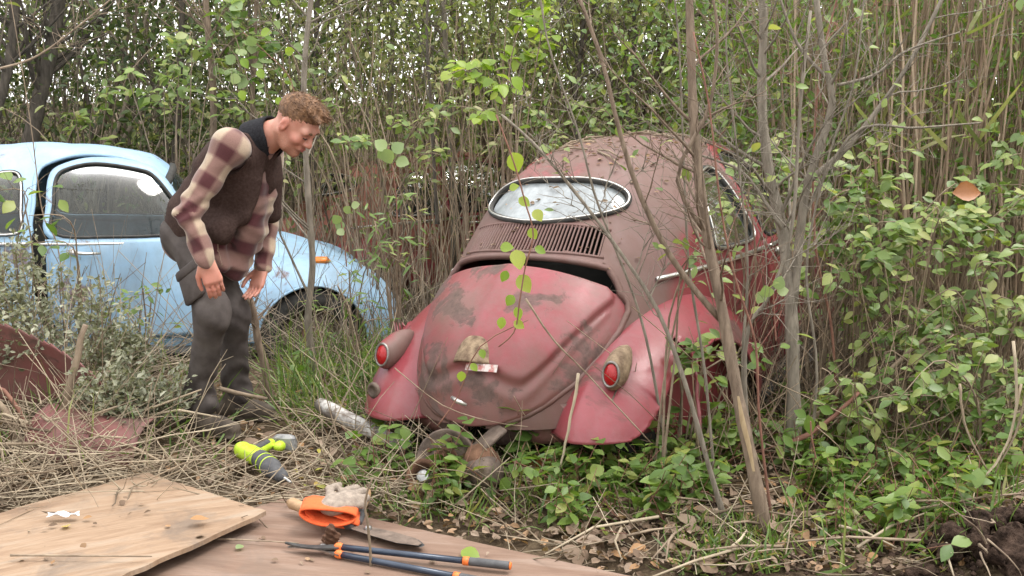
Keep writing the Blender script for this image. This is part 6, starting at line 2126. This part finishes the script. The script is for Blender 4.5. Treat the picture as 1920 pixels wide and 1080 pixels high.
# ---- grass, straw, litter
def litter():
    # green grass tufts
    def grass(n, x0, x1, y0, y1, L0, L1, name, label):
        px = nrng.uniform(x0, x1, n); py = nrng.uniform(y0, y1, n)
        P = np.array([tuple(gp(a, b)) for a, b in zip(px, py)])
        P[:, 2] = gzv(P[:, 0], P[:, 1])
        d = rand_dirs(n, 1.2); L = nrng.uniform(L0, L1, n)
        o = link(name, leaves_mesh(name, P, d, rand_dirs(n), L, nrng.uniform(.004, .010, n), 'blade'), None, M_grass)
        tag(o, label, 'grass', kind='stuff')
    grass(900, 520, 780, 640, 800, .10, .42, 'grass', 'green grass between the man and the red wreck')
    grass(420, 860, 1250, 830, 1000, .06, .20, 'grass_fringe', 'green grass below the red wreck')
    grass(500, 1260, 1480, 985, 1080, .04, .13, 'grass_patch', 'short pale grass at the lower right')
    grass(350, 640, 960, 860, 980, .05, .16, 'grass_edge', 'thin grass beside the plywood')
    grass(300, 0, 420, 640, 900, .1, .35, 'grass_in_straw', 'green blades in the straw at the left')
    grass(500, 1480, 1920, 780, 1080, .06, .22, 'grass_bank', 'grass among the plants at the right')
    # straw lying and leaning
    def straw(n, x0, x1, y0, y1, L0, L1, up, z1, name, label, mat=M_straw, r=(.0016, .0040)):
        px = nrng.uniform(x0, x1, n); py = nrng.uniform(y0, y1, n)
        keep = ~((px > 270) & (px < 520) & (py > 690) & (py < 880) & (nrng.random(n) < .85))    # trodden bare round the boots
        px, py = px[keep], py[keep]; n = len(px)
        P = np.array([tuple(gp(a, b)) for a, b in zip(px, py)])
        P[:, 2] = gzv(P[:, 0], P[:, 1]) + nrng.random(n) ** 2 * z1
        d = rand_dirs(n, up); d[:, 2] = np.abs(d[:, 2]) * (.25 + up); d = unit(d)
        L = nrng.uniform(L0, L1, n)
        rr = nrng.uniform(*r, n)
        o = link(name, stalks_mesh(name, P, P + d * L[:, None], nrng.normal(size=(n, 3)) * .05, rr, rr * .5, 4, 3), None, mat)
        tag(o, label, 'straw', kind='stuff')
    straw(950, -60, 330, 700, 960, .15, .6, .12, .14, 'straw_heap', 'heaped dry straw and stalks at the left')
    straw(420, -40, 330, 600, 780, .4, .9, .8, .1, 'leaning_straw', 'dry stalks leaning before the blue car')
    straw(1100, 330, 1000, 720, 960, .10, .40, .1, .05, 'straw', 'dry straw between the man and the wreck')
    straw(420, 950, 1920, 860, 1080, .06, .30, .15, .03, 'straw_litter', 'dry stems scattered over the ground at the right')
    straw(260, 560, 1330, 640, 900, .25, .7, .9, .02, 'upright_straw', 'dry stems standing round the rear of the red wreck')
    straw(520, 1280, 1920, 640, 900, .3, 1.1, 1.1, .05, 'upright_canes', 'dry canes standing among the saplings', M_reed)
    straw(1200, 1230, 1560, 640, 800, .3, 1.0, .8, .05, 'brush', 'dark brush along the side of the red wreck', M_stem)
    straw(700, 380, 820, 560, 700, .3, .9, .9, .1, 'stem_brush', 'brown stems before the blue wheel', M_stem)
    # fallen leaves
    rng = random.Random(5)
    n = 7000
    px = nrng.uniform(-60, 1980, n); py = nrng.uniform(700, 1080, n)
    PLY = [(-80, 980), (275, 880), (505, 955), (545, 930), (1200, 1090), (-80, 1200)]
    keep = np.array([not inside(PLY, a, b) for a, b in zip(px, py)]); px, py = px[keep], py[keep]; n = len(px)
    P = np.array([tuple(gp(a, b)) for a, b in zip(px, py)])
    P[:, 2] = gzv(P[:, 0], P[:, 1]) + .012 + nrng.random(n) * .02
    d = rand_dirs(n); d[:, 2] *= .3
    nn = rand_dirs(n, 1.6)
    L = nrng.uniform(.02, .05, n)
    tag(link('leaf_litter', leaves_mesh('leaf_litter', P, d, nn, L, L * .7), None, M_leaf_dead), 'small dead leaves and chips covering the soil', 'leaf litter', kind='stuff')
    def drop(px, py, z, s_, me, label, group, tilt=.35):
        p = gp(px, py, z)
        if z <= 0.001:
            p.z = gz(p.x, p.y) + .03
        a = rng.uniform(0, 6.28)
        o = link('fallen_leaf', rng.choice(me))
        o.matrix_local = leaf_matrix(p, (math.cos(a), math.sin(a), rng.gauss(0, .15)), Vector((rng.gauss(0, tilt), rng.gauss(-.2, tilt), 1)), s_)
        tag(o, label, 'leaf', group)
    for k in range(70): drop(rng.uniform(420, 1020), rng.uniform(830, 960), 0, rng.uniform(.05, .10), LB_dead, 'curled brown leaf on the ground between the driver and the brake drum', 'brown leaves by the tools')
    for k in range(60): drop(rng.uniform(1020, 1500), rng.uniform(930, 1075), 0, rng.uniform(.045, .10), LB_dead, 'brown leaf on the soil at the foot of the saplings', 'brown leaves by the saplings')
    for k in range(40): drop(rng.uniform(1500, 1900), rng.uniform(880, 1075), 0, rng.uniform(.045, .09), LB_dead, 'brown leaf among the plants at the lower right', 'brown leaves by the soil bank')
    for k in range(9): drop(rng.uniform(540, 610), rng.uniform(845, 925), 0, rng.uniform(.03, .055), LB_yellow, 'small yellow leaf on the litter right of the green driver', 'yellow leaves by the driver')
    for k in range(14): drop(rng.uniform(20, 420), rng.uniform(925, 1060), .098, rng.uniform(.015, .035), LB_dead, 'crumb of brown leaf on the tan plywood', 'crumbs on the tan plywood', .15)
    for k in range(14): drop(rng.uniform(480, 1000), rng.uniform(985, 1070), .042, rng.uniform(.012, .03), LB_dead, 'crumb of brown leaf on the reddish plywood', 'crumbs on the reddish plywood', .15)
    drop(392, 972, .105, .065, LB_dead, 'grey-brown curled leaf near the corner of the tan plywood', None, .1)
    drop(125, 988, .10, .045, LB_yellow, 'yellowish leaf on the tan plywood beside a white scrap', None, .1)
    drop(865, 1032, .045, .07, LB_vine, 'lime green leaf lying on the plywood above the lopper grip', None, .1)
    drop(455, 1022, .042, .03, LB_round, 'tiny pale green leaf on the plywood left of the loppers', None, .1)
    drop(775, 812, .06, .09, LB_yellow, 'ochre leaf propped against the pale pipe', None, .5)
    drop(1805, 372, 0.9, .10, LB_dead, 'large orange brown leaf caught in the bush at the right', None, .8) if False else None
    # big orange leaf hanging in the bush
    o = link('hanging_leaf', LB_orange[0]); o.matrix_local = leaf_matrix(at(1785, 362, 4.75), (.9, -.2, .1), Vector((.1, -1, .4)), .12)
    tag(o, 'large orange brown leaf caught in the bush at the right', 'leaf')
    # debris on the wreck's roof
    n = 420
    P, D = [], []
    Mw = Matrix.LocRotScale(red.location, red.rotation_euler, None)
    for k in range(n):
        a = rng.uniform(ang_of(1.37), 1.9) if rng.random() < .8 else rng.uniform(ang_of(1.02), ang_of(1.37))
        x = rng.uniform(-.5, .5)
        P.append(Mw @ S(a, x, .006)); D.append(Mw.to_3x3() @ Vector((rng.gauss(0, 1), rng.gauss(0, 1), 0)))
    P = np.array(P); L = nrng.uniform(.012, .035, n)
    tag(link('roof_litter', leaves_mesh('roof_litter', P, np.array(D), rand_dirs(n, 2.5), L, L * .6), None, M_leaf_dead), 'dead leaf crumbs lying on the roof of the red wreck', 'leaf litter', kind='stuff')
    for k in range(22):
        a = rng.uniform(ang_of(1.36), 1.75); x = rng.uniform(-.35, .45)
        p = Mw @ S(a, x, .008); q = Mw @ S(a + rng.uniform(-.12, .12), x + rng.uniform(-.3, .3), .010)
        mb = MB(); mb.tube([p, p.lerp(q, .5) + Vector((0, 0, .012)), q], [.0055, .0045, .003], 5)
        tag(mb.build('roof_twig', M_twig), 'dry twig lying on the roof of the red wreck', 'twig', 'twigs on the wreck roof')
litter()

# ---- larger sticks, each its own
def stick(name, px, zs, r, mat, label, cat='stick', group=None, n=10):
    if hasattr(zs, '__len__') and len(zs) == len(px): P = [gp(x, y, z) for (x, y), z in zip(px, zs)]
    else: P = [at(x, y, zs[0]) for (x, y) in px]
    P = resample(P, n)
    c = P[0].copy()
    mb = MB(); rng = random.Random(int(px[0][0]) + 7)
    mb.tube([p - c + Vector((rng.gauss(0, r * .2), rng.gauss(0, r * .2), 0)) for p in P], [r * (1.05 - .45 * i / (n - 1)) * rng.uniform(.9, 1.1) for i in range(n)], 8)
    o = mb.build(name, mat); o.location = c
    tag(o, label, cat, group)
stick('stick', [(92, 885), (118, 790), (138, 700), (158, 610)], [4.55], .022, M_twig, 'thick pale stick leaning upright over the torn-off fender')
stick('stick', [(62, 905), (40, 830), (10, 770), (-30, 730)], [4.5], .020, M_twig, 'pale stick leaning to the left edge below the torn-off fender')
stick('stick', [(85, 890), (60, 820), (20, 745), (-20, 720)], [4.6], .012, M_redtwig, 'thin brown stick crossing the leaning pale sticks')
stick('stick', [(410, 728), (450, 738), (500, 748)], [5.0], .012, M_twig, 'cut green-grey stick behind the boots of the man')
stick('stick', [(20, 1041), (150, 1042), (285, 1043)], (.108, .112, .112), .0035, M_twig, 'thin dry stem lying along the tan plywood')
stick('stick', [(400, 1010), (470, 1013), (560, 1018)], (.042, .045, .05), .003, M_twig, 'thin stem lying on the reddish plywood left of the loppers')
stick('stick', [(695, 1075), (692, 1000), (684, 940), (698, 895)], [3.35], .005, M_straw, 'pale bent stalk standing in front of the shears')
stick('stick', [(345, 800), (370, 850), (395, 885)], [4.5], .007, M_straw, 'pale stalk leaning before the green driver')
stick('stick', [(1645, 720), (1700, 665), (1765, 608)], [4.55], .011, M_twig, 'brown stick slanting up in front of the reed bed')
stick('stick', [(1480, 830), (1540, 800), (1610, 735)], [4.3], .012, M_redtwig, 'brown stick slanting right from the grey trunk foot')
stick('stick', [(985, 560), (1040, 640), (1100, 700), (1220, 830)], [3.95], .004, M_twig, 'thin twig slanting down across the right lamp of the red wreck')
stick('stick', [(740, 690), (830, 760), (920, 790), (990, 800)], [4.0], .0022, M_twig, 'thin stalk lying across the bottom of the lid')
stick('stick', [(1085, 700), (1075, 760), (1060, 830), (1050, 880)], [3.95], .006, M_straw, 'pale stalk standing before the right valance of the red wreck')
stick('stick', [(820, 800), (860, 740), (900, 650), (990, 600)], [4.05], .003, M_redtwig, 'thin reddish twig rising from the bottom left of the lid')
for k, pts in enumerate(([(1900, 640), (1905, 760), (1880, 850), (1840, 900)], [(1915, 720), (1890, 830), (1850, 890)], [(1800, 720), (1810, 800), (1850, 880)], [(1925, 560), (1920, 760), (1865, 890)])):
    stick('cane', pts, [3.75], .005, M_straw, 'orange-tan cane arching out of the soil bank', 'cane', 'canes arching from the bank')
rngS = random.Random(99)
for k in range(30):
    px, py = rngS.uniform(980, 1880), rngS.uniform(880, 1075)
    p = gp(px, py); a = rngS.uniform(0, 6.28); L = rngS.uniform(.15, .5)
    q = Vector((p.x + math.cos(a) * L, p.y + math.sin(a) * L * .7, 0))
    for v_ in (p, q): v_.z = gz(v_.x, v_.y) + rngS.uniform(.025, .09)
    mb = MB(); mb.tube([Vector((0, 0, 0)), (q - p) * .5 + Vector((rngS.gauss(0, .02), rngS.gauss(0, .02), .015)), q - p], [.0055, .0045, .0025], 6)
    o = mb.build('fallen_twig', M_twig if k % 2 else M_straw); o.location = p
    tag(o, 'dry twig lying on the ground at the lower right', 'twig', 'twigs on the ground at the lower right')
for k in range(40):
    px, py = rngS.uniform(10, 270), rngS.uniform(690, 900)
    p = gp(px, py); a = rngS.uniform(0, 6.28); L = rngS.uniform(.2, .6)
    p.z = gz(p.x, p.y) + rngS.uniform(.03, .14)
    mb = MB(); mb.tube([Vector((0, 0, 0)), Vector((math.cos(a) * L * .5, math.sin(a) * L * .4, .03)), Vector((math.cos(a) * L, math.sin(a) * L * .7, rngS.uniform(-.02, .12)))], [.0065, .006, .004], 6)
    o = mb.build('dry_stalk', M_straw); o.location = p
    tag(o, 'thick dry stalk lying in the straw heap at the left', 'stalk', 'stalks in the straw heap')

# soil bank with clods and roots at the lower right
def soil_bank():
    c = gp(1870, 1020, .08)
    f = Field((c.x - .4, c.y - .4, -.1), (c.x + .6, c.y + .4, .4), .0095)
    rng = random.Random(3)
    for k in range(30):
        f.ell((c.x + rng.uniform(-.10, .45), c.y + rng.uniform(-.16, .2), rng.uniform(-.06, .06)), (rng.uniform(.06, .10),) * 3, None, .03)
    for k in range(230):
        u, w = rng.gauss(.15, .2), rng.gauss(0, .14)
        r_ = rng.uniform(.012, .038)
        f.ell((c.x + u, c.y + w, max(.0, .15 - .9 * (u - .15) ** 2 - 2 * w * w) + rng.uniform(-.03, .03)), (r_ * rng.uniform(.7, 1.3), r_, r_ * rng.uniform(.6, 1.2)), Matrix.Rotation(rng.uniform(0, 3), 3, 'Z') @ Matrix.Rotation(rng.uniform(0, 3), 3, 'X'), .004)
    f.displace(lambda x, y, z: .006 * np.sin(x * 87 + z * 61) * np.sin(y * 93 + x * 42) + .005 * np.sin(x * 190 + y * 150) * np.sin(z * 210))
    V, Fq = f.mesh('soil_bank')
    M_soil = simple('dark crumbly soil', (0.022, 0.014, 0.011), (0.10, 0.066, 0.05), 1.0, 30, bump=.9, bdist=.02, spec=.1)
    o = link('soil_bank', np_mesh('soil_bank', V, Fq, False), None, M_soil)
    tag(o, 'dark crumbly bank of root-filled soil in the lower right corner', 'soil')
    V, F4 = [], []
    for k in range(900):
        px, py = (rng.gauss(1400, 110), rng.gauss(1010, 40)) if k % 2 else (rng.gauss(1780, 90), rng.gauss(1030, 45))
        p = gp(px, py); r_ = rng.uniform(.004, .016)
        b0 = len(V)
        for dx, dy, dz in ((1, 0, 0), (-1, 0, 0), (0, 1, 0), (0, -1, 0), (0, 0, 1), (0, 0, -1)):
            V.append((p.x + dx * r_ * rng.uniform(.7, 1.3), p.y + dy * r_ * rng.uniform(.7, 1.3), gz(p.x, p.y) + .02 + dz * r_ * rng.uniform(.6, 1.1)))
        F4 += [(b0 + a, b0 + b_, b0 + c_) for a, b_, c_ in ((0, 2, 4), (2, 1, 4), (1, 3, 4), (3, 0, 4), (2, 0, 5), (1, 2, 5), (3, 1, 5), (0, 3, 5))]
    tag(link('soil_crumbs', np_mesh('soil_crumbs', V, F4, False), None, M_soil), 'loose soil crumbs round the sapling feet', 'soil', kind='stuff')
    root = empty('root_tangle', c)
    for k in range(26):
        p = Vector((rng.uniform(-.12, .40), rng.uniform(-.24, .0), rng.uniform(.0, .14)))
        q = wiggle(rng, p, (rng.gauss(0, .7), -.6, rng.gauss(-.5, .6)), rng.uniform(.12, .4), 7, .5, -.1)
        mb = MB(); mb.tube(q, [.004 - .003 * i / 7 for i in range(8)], 5, False); mb.build('root', M_twig, root)
    tag(root, 'thin exposed roots trailing over the dark soil bank', 'roots')
soil_bank()
# white scrap on the plywood
mb = MB(); q = gp(88, 972, .10)
mb.grid([[Vector((u * .10 + rngS.gauss(0, .004), v * .03, .004 + .012 * math.sin(u * 5 + v * 3) ** 2)) for u in np.linspace(0, 1, 9)] for v in np.linspace(0, 1, 5)])
o = mb.build('plastic_scrap', simple('white plastic film', (.6, .62, .66), (.75, .75, .76), .3)); o.location = q
tag(o, 'crumpled white plastic scrap on the tan plywood', 'scrap')
